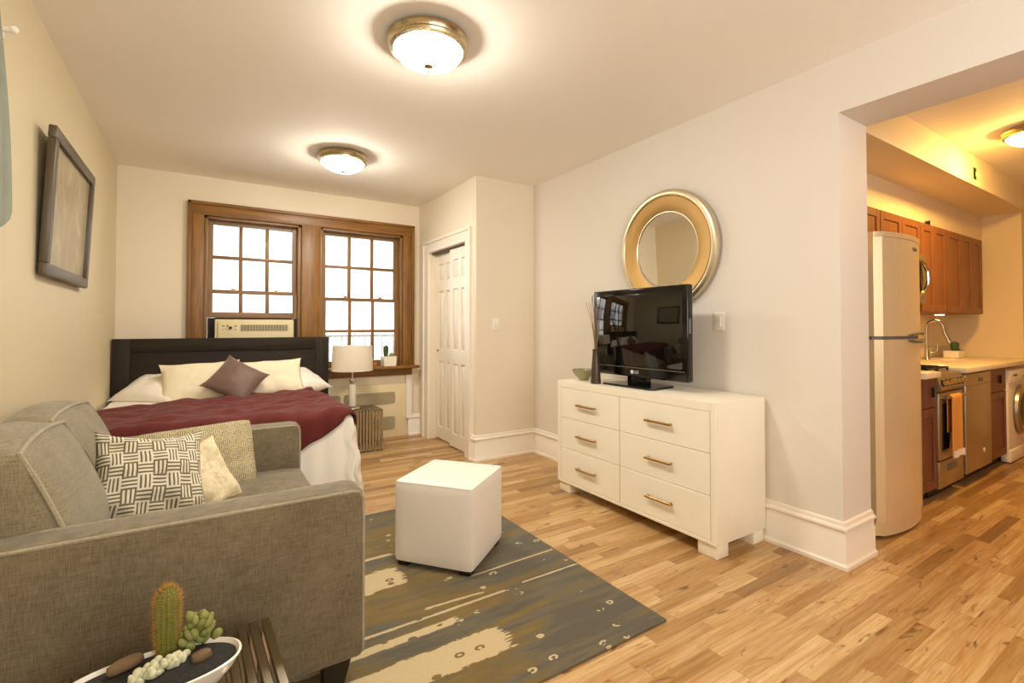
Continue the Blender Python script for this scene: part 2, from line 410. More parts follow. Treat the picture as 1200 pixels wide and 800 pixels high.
# closet casing
g = G()
for y0, y1 in ((4.01, 4.13), (5.03, 5.17)):
    g.box(XC-.022, y0, 0, XC, y1, 2.065); yb = y0 if y0 < 4.5 else y1-.03
    g.box(XC-.034, yb, 0, XC-.02, yb+.03, 2.164)
g.box(XC-.022, 4.01, 2.065, XC, 5.17, 2.19).box(XC-.034, 4.01, 2.165, XC-.02, 5.17, 2.195)
struct(g.out('trim_1', 'trim'))
g = box(XC+.03, 4.13, 2.045, XC+.11, 5.03, 2.065); struct(g.out('trim_2', 'grey'))
# sliding closet doors, six raised panels each
def slider(name, x, y0, y1):
    r = sroot(name, (x, y0, 0)); z0, z1, w, t = .015, 2.045, y1-y0, .034
    g = G(); st = .075; pw = (w-3*st)/2
    rows = [(.15, .86), (1.0, 1.63), (1.74, 1.93)]
    # face built as stiles and rails in front of a recessed board
    g.box(x+.012, y0, z0, x+t, y1, z1)
    for a in (0, st+pw, 2*st+2*pw): g.box(x, y0+a, z0, x+.013, y0+a+st, z1, .003, 1)
    zz = [z0, .15, .86, 1.0, 1.63, 1.74, 1.93, z1]
    for a, b in zip(zz[::2], zz[1::2]):
        for c in (st, 2*st+pw): g.box(x, y0+c-.002, a, x+.013, y0+c+pw+.002, b, .003, 1)
    g.out('door_leaf', 'door', r)
    for c in (st, 2*st+pw):
        for a, b in rows:
            p = G(); ya, yb = y0+c+.022, y0+c+pw-.022; a2, b2 = a+.022, b-.022
            p.prism([(ya-.014, a2-.014), (yb+.014, a2-.014), (yb+.014, b2+.014), (ya-.014, b2+.014)], 'x', x+.014, x+.010)
            p.box(x+.002, ya, a2, x+.014, yb, b2, .008, 2)
            p.out('door_panel', 'door', r)
    return r
dr = slider('door_1', XC+.035, 4.13, 4.585)
dl = slider('door_2', XC+.075, 4.56, 5.028)
k = G().lathe([(.001, 0), (.012, .002), (.014, .008), (.008, .012), (.001, .013)], (XC+.076, 4.965, .98), 14, axis='x'); k.out('pull_knob', 'brass', dl)
struct(box(XC+.5, 4.05, 0, XC+.55, 5.1, H).out('wall_closet_inner', 'wall'))

# ------------------------------------------------------------------ windows
def casing():
    r = sroot('trim_3', (0, YB, .8)); y0, y1 = YB-.03, YB
    def part(n, m, *b, bev=.004): return box(*b, bev=bev).out(n, m, r)
    part('casing_side', 'oakV', -.12, y0, .80, .0, y1, 2.40); part('casing_side', 'oakV', 1.93, y0, .80, 2.05, y1, 2.40)
    part('casing_head', 'oakH', -.12, y0-.002, 2.285, 2.05, y1, 2.40); part('mullion', 'oakV', .845, y0-.002, .80, 1.03, y1+.12, 2.29)
    for a, b in ((-.128, -.10), (2.03, 2.058)): part('backband', 'oakV', a, y0-.018, .80, b, y0+.005, 2.408)
    part('backband', 'oakH', -.128, y0-.018, 2.382, 2.058, y0+.005, 2.41)
    for a in (.0, .813, 1.03, 1.898): part('jamb_stop', 'sashV', a, YB-.005, .80, a+.032, YB+.16, 2.29)
    for a, b in ((.0, .845), (1.03, 1.93)): part('jamb_stop', 'sashH', a, YB-.005, 2.262, b, YB+.16, 2.292)
    part('window_stool', 'oakH', -.16, YB-.14, .775, 2.09, YB+.1, .805, bev=.01)
    part('window_apron', 'oakH', -.10, YB-.028, .69, 2.04, YB, .775)
    part('outer_sill', 'sashH', .0, YB+.1, .775, 1.93, YB+.28, .79)
casing()
def sash(name, parts):
    r = sroot(name, (0, YB, 0))
    for (x0, x1, z0, z1, cols, rows, y, st, top, bot) in parts:
        s = G(); s.box(x0, y, z0, x0+st, y+.036, z1, .003, 1).box(x1-st, y, z0, x1, y+.036, z1, .003, 1)
        s.out('sash_stile', 'sashV', r)
        s = G(); s.box(x0+st, y, z0, x1-st, y+.036, z0+bot, .003, 1).box(x0+st, y, z1-top, x1-st, y+.036, z1, .003, 1)
        s.out('sash_rail', 'sashH', r)
        gx0, gx1, gz0, gz1 = x0+st, x1-st, z0+bot, z1-top
        for i in range(1, cols):
            xm = gx0+(gx1-gx0)*i/cols; box(xm-.017, y+.004, gz0, xm+.017, y+.032, gz1, bev=.004).out('muntin', 'sashV', r)
        for j in range(1, rows):
            zm = gz0+(gz1-gz0)*j/rows; box(gx0, y+.003, zm-.016, gx1, y+.033, zm+.016, bev=.004).out('muntin', 'sashH', r)
        box(gx0-.005, y+.016, gz0-.005, gx1+.005, y+.020, gz1+.005).out('glass_pane', 'glass', r)
    return r
wl = sash('window_1', [(.025, .822, 1.565, 2.268, 3, 2, YB+.075, .05, .045, .035), (.025, .822, 1.328, 1.590, 3, 1, YB+.035, .05, .03, .055)])
wr = sash('window_2', [(1.05, 1.90, 1.525, 2.268, 3, 2, YB+.075, .05, .042, .035), (1.05, 1.90, .805, 1.555, 3, 2, YB+.035, .05, .035, .065)])
def lock(x, z, r):
    g = G(); g.box(x-.03, YB+.03, z, x+.03, YB+.062, z+.008, .002, 1).lathe([(.014, 0), (.016, .012), (.008, .018)], (x, YB+.045, z+.006), 12); g.box(x-.004, YB+.02, z+.012, x+.028, YB+.032, z+.02, .002, 1)
    g.out('sash_lock', 'brass', r)
for x in (.24, .62): lock(x, 1.588, wl)
for x in (1.30, 1.68): lock(x, 1.553, wr)

# air conditioner seated in the window
r = thing('air_conditioner', 'beige window air conditioner under the raised sash above the headboard', 'air conditioner', (.42, YB-.05, .81))
box(.09, YB-.08, .81, .77, YB+.25, 1.312, bev=.012).out('housing', 'ac', r)
box(.115, YB-.094, .84, .745, YB-.078, 1.290, bev=.006).out('front_panel', 'ac', r)
g = G()
for i in range(16): g.box(.305+i*.0255, YB-.101, 1.205, .305+i*.0255+.017, YB-.092, 1.262)
for i in range(3): g.box(.30, YB-.099, 1.212+i*.019, .715, YB-.095, 1.218+i*.019)
g.out('vent_grille', 'acd', r)
for i in range(4):
    if i != 2: box(.15+i*.034, YB-.099, 1.245, .168+i*.034, YB-.092, 1.255, bev=.002).out('control_button', 'grey', r); box(.15+i*.034, YB-.099, 1.214, .16+i*.034, YB-.092, 1.22).out('control_button', 'grey', r)
G().lathe([(.013, 0), (.013, .012), (.009, .016)], (.218, YB-.093, 1.232), 14, axis='y').out('control_knob', 'black', r)
box(.033, YB-.01, .81, .097, YB+.05, 1.326).out('side_filler', 'ebonyV', r); box(.762, YB-.01, .81, .812, YB+.05, 1.326).out('side_filler', 'ebonyV', r)
box(.097, YB-.01, 1.312, .762, YB+.05, 1.327).out('top_filler', 'ebony', r)

# radiator cover under the right-hand window
r = thing('radiator_cover', 'cream wall radiator cover with rounded mesh grilles below the window sill', 'radiator', (1.4, YB, 0))
def roundrect(x0, z0, x1, z1, rr, n=5):
    o = []
    for cx, cz, a0 in ((x1-rr, z1-rr, 0), (x0+rr, z1-rr, 90), (x0+rr, z0+rr, 180), (x1-rr, z0+rr, 270)):
        for i in range(n+1): a = math.radians(a0+90*i/n); o.append((cx+rr*math.cos(a), cz+rr*math.sin(a)))
    return o
box(.85, YB-.022, .0, 1.965, YB-.001, .60, bev=.004).out('cover_panel', 'panel', r)
for a in ((1.05, .375, 1.24, .51), (1.275, .375, 1.84, .51), (1.55, .085, 1.645, .235), (1.68, .085, 1.84, .235)):
    G().prism(roundrect(*a, .03), 'y', YB-.027, YB-.021).out('grille', 'grille', r)
struct(box(1.965, YB-.04, .2, 2.035, YB, .69).out('trim_4', 'trim'))

# ------------------------------------------------------------------ outside
r = thing('apartment_building', 'pale apartment building seen through both windows', 'building', (1, 13, -6))
box(-10, 13, -6, 16, 14, 12).out('facade_wall', 'facade', r)
for ix in range(-3, 7):
    for iz in range(-1, 3):
        x, z = ix*2.0-.3, iz*2.9-.8
        w = box(x, 12.93, z, x+.95, 13.01, z+1.5).out('facade_window', 'facw', r)
struct(box(-12, 5.8, -6.2, 18, 14, -6).out('ground', 'ground'))
r = thing('window_guard', 'grey iron railing outside the lower sash behind the lamp', 'railing', (1.5, 6.4, .3))
g = G()
for i in range(20): g.cyl((.9+i*.075, 6.4, .3), (.9+i*.075, 6.4, 1.12), .008, n=6)
g.out('baluster', 'rail', r)
G().box(.8, 6.385, 1.11, 2.5, 6.415, 1.14).box(.8, 6.385, .3, 2.5, 6.415, .33).out('handrail', 'rail', r)

# ------------------------------------------------------------------ rug
RT = .012
o = box(RUG_X0, RUG_Y0, 0.001, RUG_X1, RUG_Y1, RT, bev=.004).out('area_rug', 'rug'); tag(o, 'grey and olive area rug with cream streaks under the sofa and ottoman', 'rug')

# ------------------------------------------------------------------ soft shapes
def pillow(w, h, t, pinch=.05, seed=0, n=22, wr=.012, ear=.0, taper=0, plump=False):
    """two-sided pillow in local XY, thickness along Z"""
    g = G(); sd = Vector((seed*3.1, seed*1.7, 0))
    def f(sg):
        def q(a, b):
            u, v = 2*a-1, 2*b-1
            x = u*w/2*(1-pinch*(1-u*u)*0-pinch*(1-abs(v)**2)*abs(u)**3*1.0) ; y = v*h/2*(1-pinch*(1-abs(u)**2)*abs(v)**3)
            if ear: k = (abs(u)*abs(v))**6*ear; x += k*w*math.copysign(.5, u); y += k*h*math.copysign(.5, v)
            th = t/2*((1-u**4)*(1-v**4))**.55*(.55+.45*(1-u*u*.7)*(1-v*v*.7))
            if plump: th = t/2*((1-u*u)*(1-v*v))**.5*(.8+.2*(1-v)/2)
            x *= 1-taper*(v+1)/2
            ns = noise.noise(Vector((x*9, y*9, sg))+sd)*wr + noise.noise(Vector((x*22, y*22, sg*2))+sd)*wr*.4
            th += ns*min(1, th/(t*.2)) if t else 0
            return Vector((x, y, sg*th))
        return q
    g.grid(f(1), n, n); g.grid(lambda a, b: f(-1)(1-a, b), n, n)
    g.weld(2e-4); return g
def aim(o, c, nrm, up=(0, 0, 1), roll=0):
    z = Vector(nrm).normalized(); u = Vector(up); x = u.cross(z).normalized(); y = z.cross(x)
    m = Matrix((x, y, z)).transposed() @ Matrix.Rotation(math.radians(roll), 3, 'Z')
    o.location = c; o.rotation_euler = m.to_euler(); return o
def piping_rect(w, h, r, rad=.006, z=0, pinch=.05):
    pts = []
    K = 14
    for side in range(4):
        for i in range(K):
            a = -1+2*i/K
            u, v = [(a, -1), (1, a), (-a, 1), (-1, -a)][side]
            pts.append((u*w/2*(1-pinch*(1-v*v)*abs(u)**3), v*h/2*(1-pinch*(1-u*u)*abs(v)**3), z))
    return G().tube(pts, rad, 6, closed=True)

# ------------------------------------------------------------------ sofa
SX0, SX1, SY0, SY1 = -.615, .47, 1.66, 3.08
SA = .135; AZ = .69; SB = .125
r = thing('loveseat', 'taupe woven loveseat with square arms and dark legs on the streaked rug', 'sofa', ((SX0+SX1)/2, (SY0+SY1)/2, RT))
def arm(y0, y1):
    a = box(SX0, y0, SB, SX1, y1, AZ, bev=.022, seg=4).out('armrest', 'sofa', r)
    for y in (y0+.006, y1-.006):
        q = .018
        pts = [(SX0+.02, y, AZ-.004)] + [(SX1-.04, y, AZ-.004), (SX1-.016, y, AZ-.010), (SX1-.006, y, AZ-.03), (SX1-.004, y, AZ-.1), (SX1-.004, y, SB+.02)]
        G().tube(pts, .006, 6).out('piping', 'sofapip', a)
arm(SY0, SY0+SA); arm(SY1-SA, SY1)
box(SX0, SY0+SA, SB, SX0+.09, SY1-SA, .74, bev=.03, seg=3).out('backrest', 'sofa', r)
box(SX0+.1, SY0+SA, SB, SX1-.02, SY1-SA, .33, bev=.01).out('seat_base', 'sofa', r)
def puffbox(x0, y0, z0, x1, y1, z1, puff=(.02, .02, .03), n=14, seed=0, rr=.04, wr=.006):
    """boxed cushion: rounded box with swollen faces, six grids welded"""
    g = G(); c = Vector(((x0+x1)/2, (y0+y1)/2, (z0+z1)/2)); hs = Vector(((x1-x0)/2, (y1-y0)/2, (z1-z0)/2))
    def mp(u):
        p = Vector((u[0]*hs.x, u[1]*hs.y, u[2]*hs.z))
        inner = Vector([max(-(hs[i]-rr), min(hs[i]-rr, p[i])) for i in range(3)])
        d = p-inner
        if d.length > 1e-9: p = inner + d.normalized()*rr if sum(abs(d[i]) > 1e-9 for i in range(3)) > 1 else p
        for i in range(3):
            j, k = (i+1) % 3, (i+2) % 3
            p[i] += math.copysign(1, u[i])*puff[i]*abs(u[i])**4*(1-u[j]**2)*(1-u[k]**2)
        nz = noise.noise(p*7+Vector((seed*5, 0, 0)))*wr
        return c + p*(1+nz/max(.1, p.length)*.6)
    for ax in range(3):
        for sg in (-1, 1):
            def f(a, b, ax=ax, sg=sg):
                u = [0, 0, 0]; u[ax] = sg; u[(ax+1) % 3] = 2*a-1; u[(ax+2) % 3] = 2*b-1
                return mp(u)
            g.grid(f, n, n)
    return g.weld(1e-4)
for i in range(2):
    a = SY0+SA+.005+i*.572
    puffbox(SX0+.17, a, .33, SX1-.005, a+.562, .465, (.004, .004, .02), rr=.03, seed=i).out('seat_cushion', 'sofa', r)
for (x, y) in ((SX1-.09, SY0+.07), (SX1-.09, SY1-.07), (SX0+.07, SY0+.07), (SX0+.07, SY1-.07)):
    G().prism([(x-.05, y-.045), (x+.07, y-.045), (x+.07, y+.045), (x-.05, y+.045)], 'z', SB-.002, SB+.001).tube([(x+.01, y, SB), (x+.0, y, RT+.001)], [.062, .040], 4).out('leg', 'legd', r)

def backcush(lbl, y0, y1, tilt, h, seed, x=-.41, yaw=0):
    o = thing('back_cushion', lbl, 'cushion', (x, (y0+y1)/2, .475), 'loose back cushions on the loveseat', (0, math.radians(-tilt), math.radians(yaw)))
    w = (y1-y0)/2; t = .125
    q0 = puffbox(-t, -w, 0, t, w, h, (.045, .022, .035), n=16, seed=seed, rr=.028, wr=.016)
    def tp(v): k = max(0, min(1.1, v.z/h)); v.x = v.x*(1-.38*k) - .085*k*k
    for v in q0.bm.verts: tp(v.co)
    q0.out('cover', 'cushfab', o, local=True)
    for sx in (t-.008,):
        pts = []
        for (a, b) in ((-w, 0), (w, 0), (w, h), (-w, h)): pts.append((a, b))
        q = []
        for i in range(4):
            (a, b), (c, d) = pts[i], pts[(i+1) % 4]
            for k in range(10):
                tt = k/10; ins = .010
                yy, zz = a+(c-a)*tt, b+(d-b)*tt
                sy = 1-ins/w; bul = (1-(2*tt-1)**2)*.016
                yy2 = yy*sy + (math.copysign(bul, yy) if a == c else 0); zz2 = h/2+(zz-h/2)*sy + (math.copysign(bul, zz-h/2) if b == d else 0)
                pv = Vector((sx, yy2, zz2)); tp(pv); q.append(pv)
        G().tube(q, .0065, 6, closed=True).out('piping', 'sofapip', o, local=True)
    return o
backcush('taupe back cushion beside the near armrest, the larger of the two in view', 1.805, 2.365, 2, .43, 1, -.395, 1)
backcush('taupe back cushion behind the basketweave pillow, further along the loveseat', 2.385, 2.935, 3, .43, 2, -.425, -2)

def throwpillow(name, lbl, mat, w, h, t, c, nrm, roll=0, seed=0, group='scatter pillows on the loveseat', pinch=.06, ear=.03, wr=.012, n=24, taper=0, plump=False):
    o = pillow(w, h, t, pinch, seed, n, wr, ear, taper, plump).out(name, mat, None, sharp=80)
    aim(o, c, nrm, roll=roll); return tag(o, lbl, 'pillow', group)
throwpillow('throw_pillow', 'bold basketweave patterned pillow leaning in front, next to the near armrest', 'basketA', .45, .43, .27, (-.170, 2.325, .628), (.36, -.93, .40), -9, 3, wr=.036, pinch=.17, ear=.0, n=32, taper=.20, plump=True)
throwpillow('throw_pillow', 'finer basketweave patterned pillow leaning against the far armrest', 'basketB', .50, .37, .15, (-.015, 2.80, .578), (.06, -.9, .38), 3, 4, pinch=.02, ear=-.05, wr=.02)
o = throwpillow('fur_pillow', 'cream shaggy pillow between the two basketweave pillows', 'fur', .32, .32, .14, (-.030, 2.54, .555), (.35, -.9, .45), 16, 5, ear=0, wr=.03, n=34, plump=True)

# ------------------------------------------------------------------ bed
BX0, BX1, BY0, BY1, BZ = -.585, .90, 3.45, 5.10, .645
r = thing('bed', 'bed with espresso panel headboard and mattress against the window wall', 'bed', (.2, 4.3, 0))
hb = box(-.632, 5.12, 0.001, 1.072, 5.165, 1.14, bev=.005).out('headboard', 'ebony', r)
for a, b in ((-.632, -.51), (.95, 1.071)): box(a, 5.105, .4, b, 5.122, 1.139, bev=.003).out('headboard_stile', 'ebonyV', hb)
box(-.51, 5.105, 1.03, .95, 5.122, 1.139, bev=.003).out('headboard_rail', 'ebony', hb)
box(BX0+.02, BY0+.05, .16, BX1-.02, 5.115, .32, bev=.01).out('bed_frame', 'ebony', r)
for x in (BX0+.08, BX1-.08):
    for y in (BY0+.1, 5.0): box(x-.03, y-.03, .001, x+.03, y+.03, .165).out('leg', 'ebonyV', r)
puffbox(BX0+.012, BY0+.012, .32, BX1-.012, BY1, BZ-.035, (0, 0, .0), rr=.06, wr=.0).out('mattress', 'linen', r)

def drape(s, t, off=0.0, flare=.10, rip=.012, zmin=.03):
    """flat cloth point (s,t) laid over the mattress block and hanging past its right side and foot"""
    R = .07
    ex = max(0, s-(BX1-R)); ey = max(0, (BY0+R)-t)
    arc = R*PI/2
    def fold(e):
        if e <= 0: return 0, 0
        if e < arc: a = e/R; return (R+off)*math.sin(a), (R+off)*(1-math.cos(a))
        return R+off+(e-arc)*flare, R+off+(e-arc)
    hx, zx = fold(ex); hy, zy = fold(ey)
    if ex > 0 and ey > 0:
        m = max(zx, zy); f = (min(zx, zy)/m)**.8 if m > 0 else 0
        hang = m
        if zx > zy: hy = hy*min(1, .4+.6*f)
        else: hx = hx*min(1, .4+.6*f)
    else: hang = max(zx, zy)
    x = min(s, BX1-R)+hx; y = max(t, BY0+R)-hy
    z = BZ+off-hang
    w = min(1, hang/.15)
    x += w*rip*math.sin(t*38+1.3*math.sin(t*11))*(ex > 0); y -= w*rip*math.sin(s*34+1.5*math.sin(s*9))*(ey > 0)
    if hang < .02: z += .010*noise.noise(Vector((s*3.5, t*3.5, 1)))*(1-off*4)
    return Vector((x, y, max(zmin+off, z)))
def sheetpt(a, b):
    s = BX0-.02+a*(BX1-BX0+.02+.56); t = 5.08-b*(5.08-BY0+.56); return drape(s, t)
o = G().grid(sheetpt, 70, 80).out('bed_sheet', 'linen', None, sharp=0)
tag(o, 'white bed sheet hanging over the side and foot of the bed', 'bed sheet')
def thr(a, b):
    A, B, C, D = Vector((-.60, 4.22)), Vector((.82, 4.97)), Vector((.975, 3.50)), Vector((-.60, 2.60))
    p = (A*(1-a)+B*a)*(1-b)+(D*(1-a)+C*a)*b
    p.y += .05*math.sin(a*7)*(1-b)*a*(1-a)*2
    q = drape(p.x, p.y, .014, .08, .010)
    wr = .030*noise.noise(Vector((p.x*4.0+p.y*2.0, p.y*9-p.x*5, 3)))+.016*noise.noise(Vector((p.x*9, p.y*20-p.x*8, 5)))
    q.z += max(-.004, wr+.012)
    return q
g = G().grid(thr, 90, 70)
o = g.out('throw_blanket', 'throw', None, sharp=0)
md = o.modifiers.new('thickness', 'SOLIDIFY'); md.thickness = .008; md.offset = 1
tag(o, 'burgundy throw blanket spread diagonally over the bed', 'blanket')

def bedpillow(name, lbl, mat, w, h, t, c, nrm, roll, seed, wr=.014, ear=.04, pinch=.05, group='pillows against the headboard'):
    return throwpillow(name, lbl, mat, w, h, t, c, nrm, roll, seed, group, pinch, ear, wr)
bedpillow('bed_pillow', 'white sleeping pillow lying flat beside the left wall, half behind a cream pillow', 'linen', .48, .38, .17, (-.33, 4.95, .735), (-.22, -.34, .9), 0, 11)
bedpillow('bed_pillow', 'white sleeping pillow lying flat on the window-lamp side, half behind a cream pillow', 'linen', .48, .38, .17, (.77, 4.95, .735), (.25, -.34, .9), 0, 12)
bedpillow('cream_pillow', 'cream pillow standing nearer the left wall, behind the brown diamond cushion', 'cream', .56, .36, .15, (-.01, 4.80, .785), (-.04, -.82, .55), 3, 13)
bedpillow('cream_pillow', 'cream pillow standing nearer the table lamp, behind the brown diamond cushion', 'cream', .56, .36, .15, (.50, 4.80, .785), (.02, -.82, .55), 2, 14)
bedpillow('diamond_cushion', 'mauve brown cushion turned on its corner in front of the cream pillows', 'brownc', .355, .355, .12, (.235, 4.62, .80), (.03, -.78, .62), 53, 15, .008, .05, .06, None)

# ------------------------------------------------------------------ slatted steel tables
def slat_table(name, lbl, x0, y0, x1, y1, z0, h, pitch=.030, group='matching slatted steel tables', rz=0):
    r = thing(name, lbl, 'side table', ((x0+x1)/2, (y0+y1)/2, z0), group)
    w, d = (x1-x0)/2, (y1-y0)/2
    n = int(round(2*w/pitch)); bw = .0105
    for i in range(n+1):
        x = -w+2*w*i/n; t = .018
        g = G(); g.box(x-bw, -d, h-t, x+bw, d, h, .002, 1)
        g.box(x-bw, -d, 0.001, x+bw, -d+t, h-t+.001, .002, 1).box(x-bw, d-t, 0.001, x+bw, d, h-t+.001, .002, 1)
        g.out('slat', 'slat', r, local=True)
    for (y, z) in ((-d+t/2, .03), (d-t/2, .03)):
        G().cyl((-w, y, z), (w, y, z), .006, n=8).out('cross_rod', 'chrome', r, local=True)
    for y in (-d+t/2, d-t/2): box(-w-bw, y-t/2, .0005, w+bw, y+t/2, .014).out('foot_rail', 'slat', r, local=True)
    r.rotation_euler = (0, 0, rz); return r
slat_table('side_table', 'slatted steel side table between bed and radiator cover carrying the glass lamp', 1.07, 4.80, 1.525, 5.17, 0, .414)
slat_table('side_table', 'slatted steel side table in front of the loveseat armrest carrying the cactus dish', -.315, 1.10, .165, 1.545, 0, .41, rz=math.radians(2))

r = thing('table_lamp', 'table lamp with white drum shade and clear glass column on slatted table', 'lamp', (1.275, 4.98, .414))
G().lathe([(.001, .0), (.075, .0), (.078, .006), (.075, .016), (.03, .022), (.001, .022)], (1.275, 4.98, .4145), 28).out('base', 'chrome', r)
G().lathe([(.028, 0), (.036, .01), (.036, .215), (.028, .23)], (1.275, 4.98, .436), 20).out('column', 'crystal', r)
G().lathe([(.012, 0), (.018, .012), (.034, .035), (.030, .045), (.008, .05), (.007, .12)], (1.275, 4.98, .666), 18).out('neck', 'chrome', r)
g = G().lathe([(.200, 0), (.192, .25), (.189, .25), (.197, 0), (.200, 0)], (1.275, 4.98, .80), 40, cap=False); g.out('lamp_shade', 'shade', r)
g = G()
for k in range(3): a = k*2*PI/3; g.cyl((1.275, 4.98, .79), (1.275+.197*math.cos(a), 4.98+.197*math.sin(a), .815), .002, n=5)
g.out('shade_spider', 'chrome', r)

# sill plants
def rib_cactus(g, c, r, h, n=12, tilt=0):
    rr = []
    for i in range(11):
        t = i/10; rad = r*(.82+.25*math.sin(t*2.4))*(math.sqrt(max(0, 1-max(0, (t-.78)/.22)**2)) if t > .78 else 1)
        rr.append((max(rad, .0008), t*h))
    rings = []
    for rad, z in rr:
        rings.append([g.bm.verts.new((c[0]+rad*(1+.09*math.cos(k*PI))*math.cos(PI*k/n), c[1]+rad*(1+.09*math.cos(k*PI))*math.sin(PI*k/n), c[2]+z)) for k in range(2*n)])
    for A, B in zip(rings, rings[1:]):
        for k in range(2*n): g.bm.faces.new((A[k], A[(k+1) % (2*n)], B[(k+1) % (2*n)], B[k]))
    g.bm.faces.new(rings[-1]); return rr
r = thing('potted_cactus', 'square white pot with dark cactus and moss on the window stool', 'plant', (1.752, YB-.045, .805))
sx, sy, sz = 1.752, YB-.045, .8055
g = G().prism([(sx-.068, sy-.055), (sx+.068, sy-.055), (sx+.068, sy+.055), (sx-.068, sy+.055)], 'z', sz, sz+.002)
g.tube([(sx, sy, sz), (sx, sy, sz+.108)], [.094, .102], 4); g.xf(Matrix.Translation((sx, sy, 0)) @ Matrix.Rotation(PI/4*0, 4, 'Z') @ Matrix.Translation((-sx, -sy, 0)))
g.out('pot', 'dish', r)
g = G(); rib_cactus(g, (sx-.028, sy, sz+.106), .026, .125, 8); g.out('cactus', 'dkgreen', r)
g = G(); g.ball((sx+.035, sy-.01, sz+.112), .032, .034).ball((sx+.008, sy-.03, sz+.11), .018); g.out('moss', 'moss', r)
r = thing('small_succulent', 'small white pot with green tuft beside the lamp shade on the window stool', 'plant', (1.535, YB-.06, .805))
G().lathe([(.030, 0), (.042, .088), (.038, .088), (.034, .075), (.001, .075)], (1.535, YB-.06, .8055), 20).out('pot', 'dish', r)
g = G()
for k in range(14):
    a = k*2.4; q = .004+.020*(k/14); g.tube([(1.535+q*.5*math.cos(a), YB-.06+q*.5*math.sin(a), .88), (1.535+q*1.5*math.cos(a), YB-.06+q*1.5*math.sin(a), .915-.01*(k/14))], [.007, .002], 6)
g.out('leaves', 'dkgreen', r)
o = G().lathe([(.022, 0), (.028, .045), (.024, .045), (.02, .01), (.001, .01)], (1.60, YB-.05, .8055), 18).out('terracotta_cup', plain('terracotta', 'b5703c', .8)); tag(o, 'small terracotta cup between the two sill pots', 'cup')

# ------------------------------------------------------------------ ottoman
OT = math.radians(38.6); OS = .438
r = thing('cube_ottoman', 'white leather cube ottoman standing on the rug', 'ottoman', (1.150, 2.410, RT), None, (0, 0, OT))
h = OS/2
puffbox(-h, -h, .022, h, h, .435, (.004, .004, .010), n=14, rr=.016, wr=.0015).out('upholstery', 'leather', r, local=True)
for sx in (-1, 1):
    for sy in (-1, 1): box(sx*(h-.045)-.03, sy*(h-.045)-.03, .0005, sx*(h-.045)+.03, sy*(h-.045)+.03, .03).out('foot', 'legd', r, local=True)
pts = roundrect(-h+.006, -h+.006, h-.006, h-.006, .015)
G().tube([(a, b, .428) for a, b in pts], .0035, 6, closed=True).out('seam_piping', 'leather', r, local=True)

# ------------------------------------------------------------------ dresser
DX0, DX1, DY0, DY1, DZ0, DZ1 = 2.295, 2.762, 1.578, 2.935, .075, .835
r = thing('dresser', 'cream lacquered dresser with six drawers and brass pulls under the television', 'dresser', ((DX0+DX1)/2, (DY0+DY1)/2, 0))
box(DX0+.018, DY0, DZ0, DX1, DY1, DZ1, bev=.003).out('carcass', 'lacquer', r)
g = G(); g.box(DX0, DY0, DZ0, DX0+.02, DY0+.035, DZ1, .002, 1).box(DX0, DY1-.035, DZ0, DX0+.02, DY1, DZ1, .002, 1).box(DX0, DY0+.035, DZ1-.05, DX0+.02, DY1-.035, DZ1, .002, 1).box(DX0, DY0+.035, DZ0, DX0+.02, DY1-.035, DZ0+.02, .002, 1)
g.out('face_frame', 'lacquer', r)
ym = 2.285
for (a, b) in ((DY0+.037, ym-.0015), (ym+.0015, DY1-.037)):
    for (z0, z1) in ((.097, .331), (.334, .558), (.561, .783)):
        d = box(DX0+.001, a+.0015, z0, DX0+.02, b-.0015, z1, bev=.0025, seg=1).out('drawer', 'lacq2', r)
        yc, zc = (a+b)/2+.005, (z0+z1)/2+.002
        g = G(); g.box(DX0-.030, yc-.098, zc-.007, DX0-.018, yc+.098, zc+.007, .002, 1)
        for s in (-1, 1): g.box(DX0-.026, yc+s*.085-.006, zc-.005, DX0+.002, yc+s*.085+.006, zc+.005)
        g.out('drawer_pull', 'brass', d)
for x in (DX0+.015, DX1-.115):
    for y in (DY0+.008, DY1-.128): box(x, y, .001, x+.10, y+.12, DZ0+.002, bev=.003).out('foot', 'lacquer', r)

# television
TX, TY0, TY1, TZ0, TZ1 = 2.470, 1.885, 2.720, .900, 1.503
r = thing('television', 'black flat screen television on pedestal standing on the cream dresser', 'television', (TX, 2.3, DZ1))
box(TX, TY0, TZ0, TX+.055, TY1, TZ1, bev=.010, seg=3).out('cabinet', 'tvb', r)
box(TX+.05, TY0+.08, TZ0+.08, TX+.10, TY1-.08, TZ1-.09, bev=.02).out('rear_housing', 'tvb', r)
box(TX-.002, TY0+.038, TZ0+.078, TX+.004, TY1-.038, TZ1-.042, bev=.001).out('screen', 'tvs', r)
box(TX-.003, TY0+.02, TZ0+.062, TX+.002, TY1-.02, TZ0+.066).out('trim_line', 'grey', r)
box(TX+.02, 2.22, DZ1+.012, TX+.06, 2.40, TZ0+.03, bev=.006).out('neck', 'tvb', r)
G().prism([(TX-.085, 2.11), (TX-.085, 2.53), (TX-.06, 2.55), (TX+.16, 2.52), (TX+.18, 2.48), (TX+.18, 2.16), (TX+.16, 2.12), (TX-.06, 2.09)], 'z', DZ1+.001, DZ1+.015).out('pedestal', 'tvb', r)
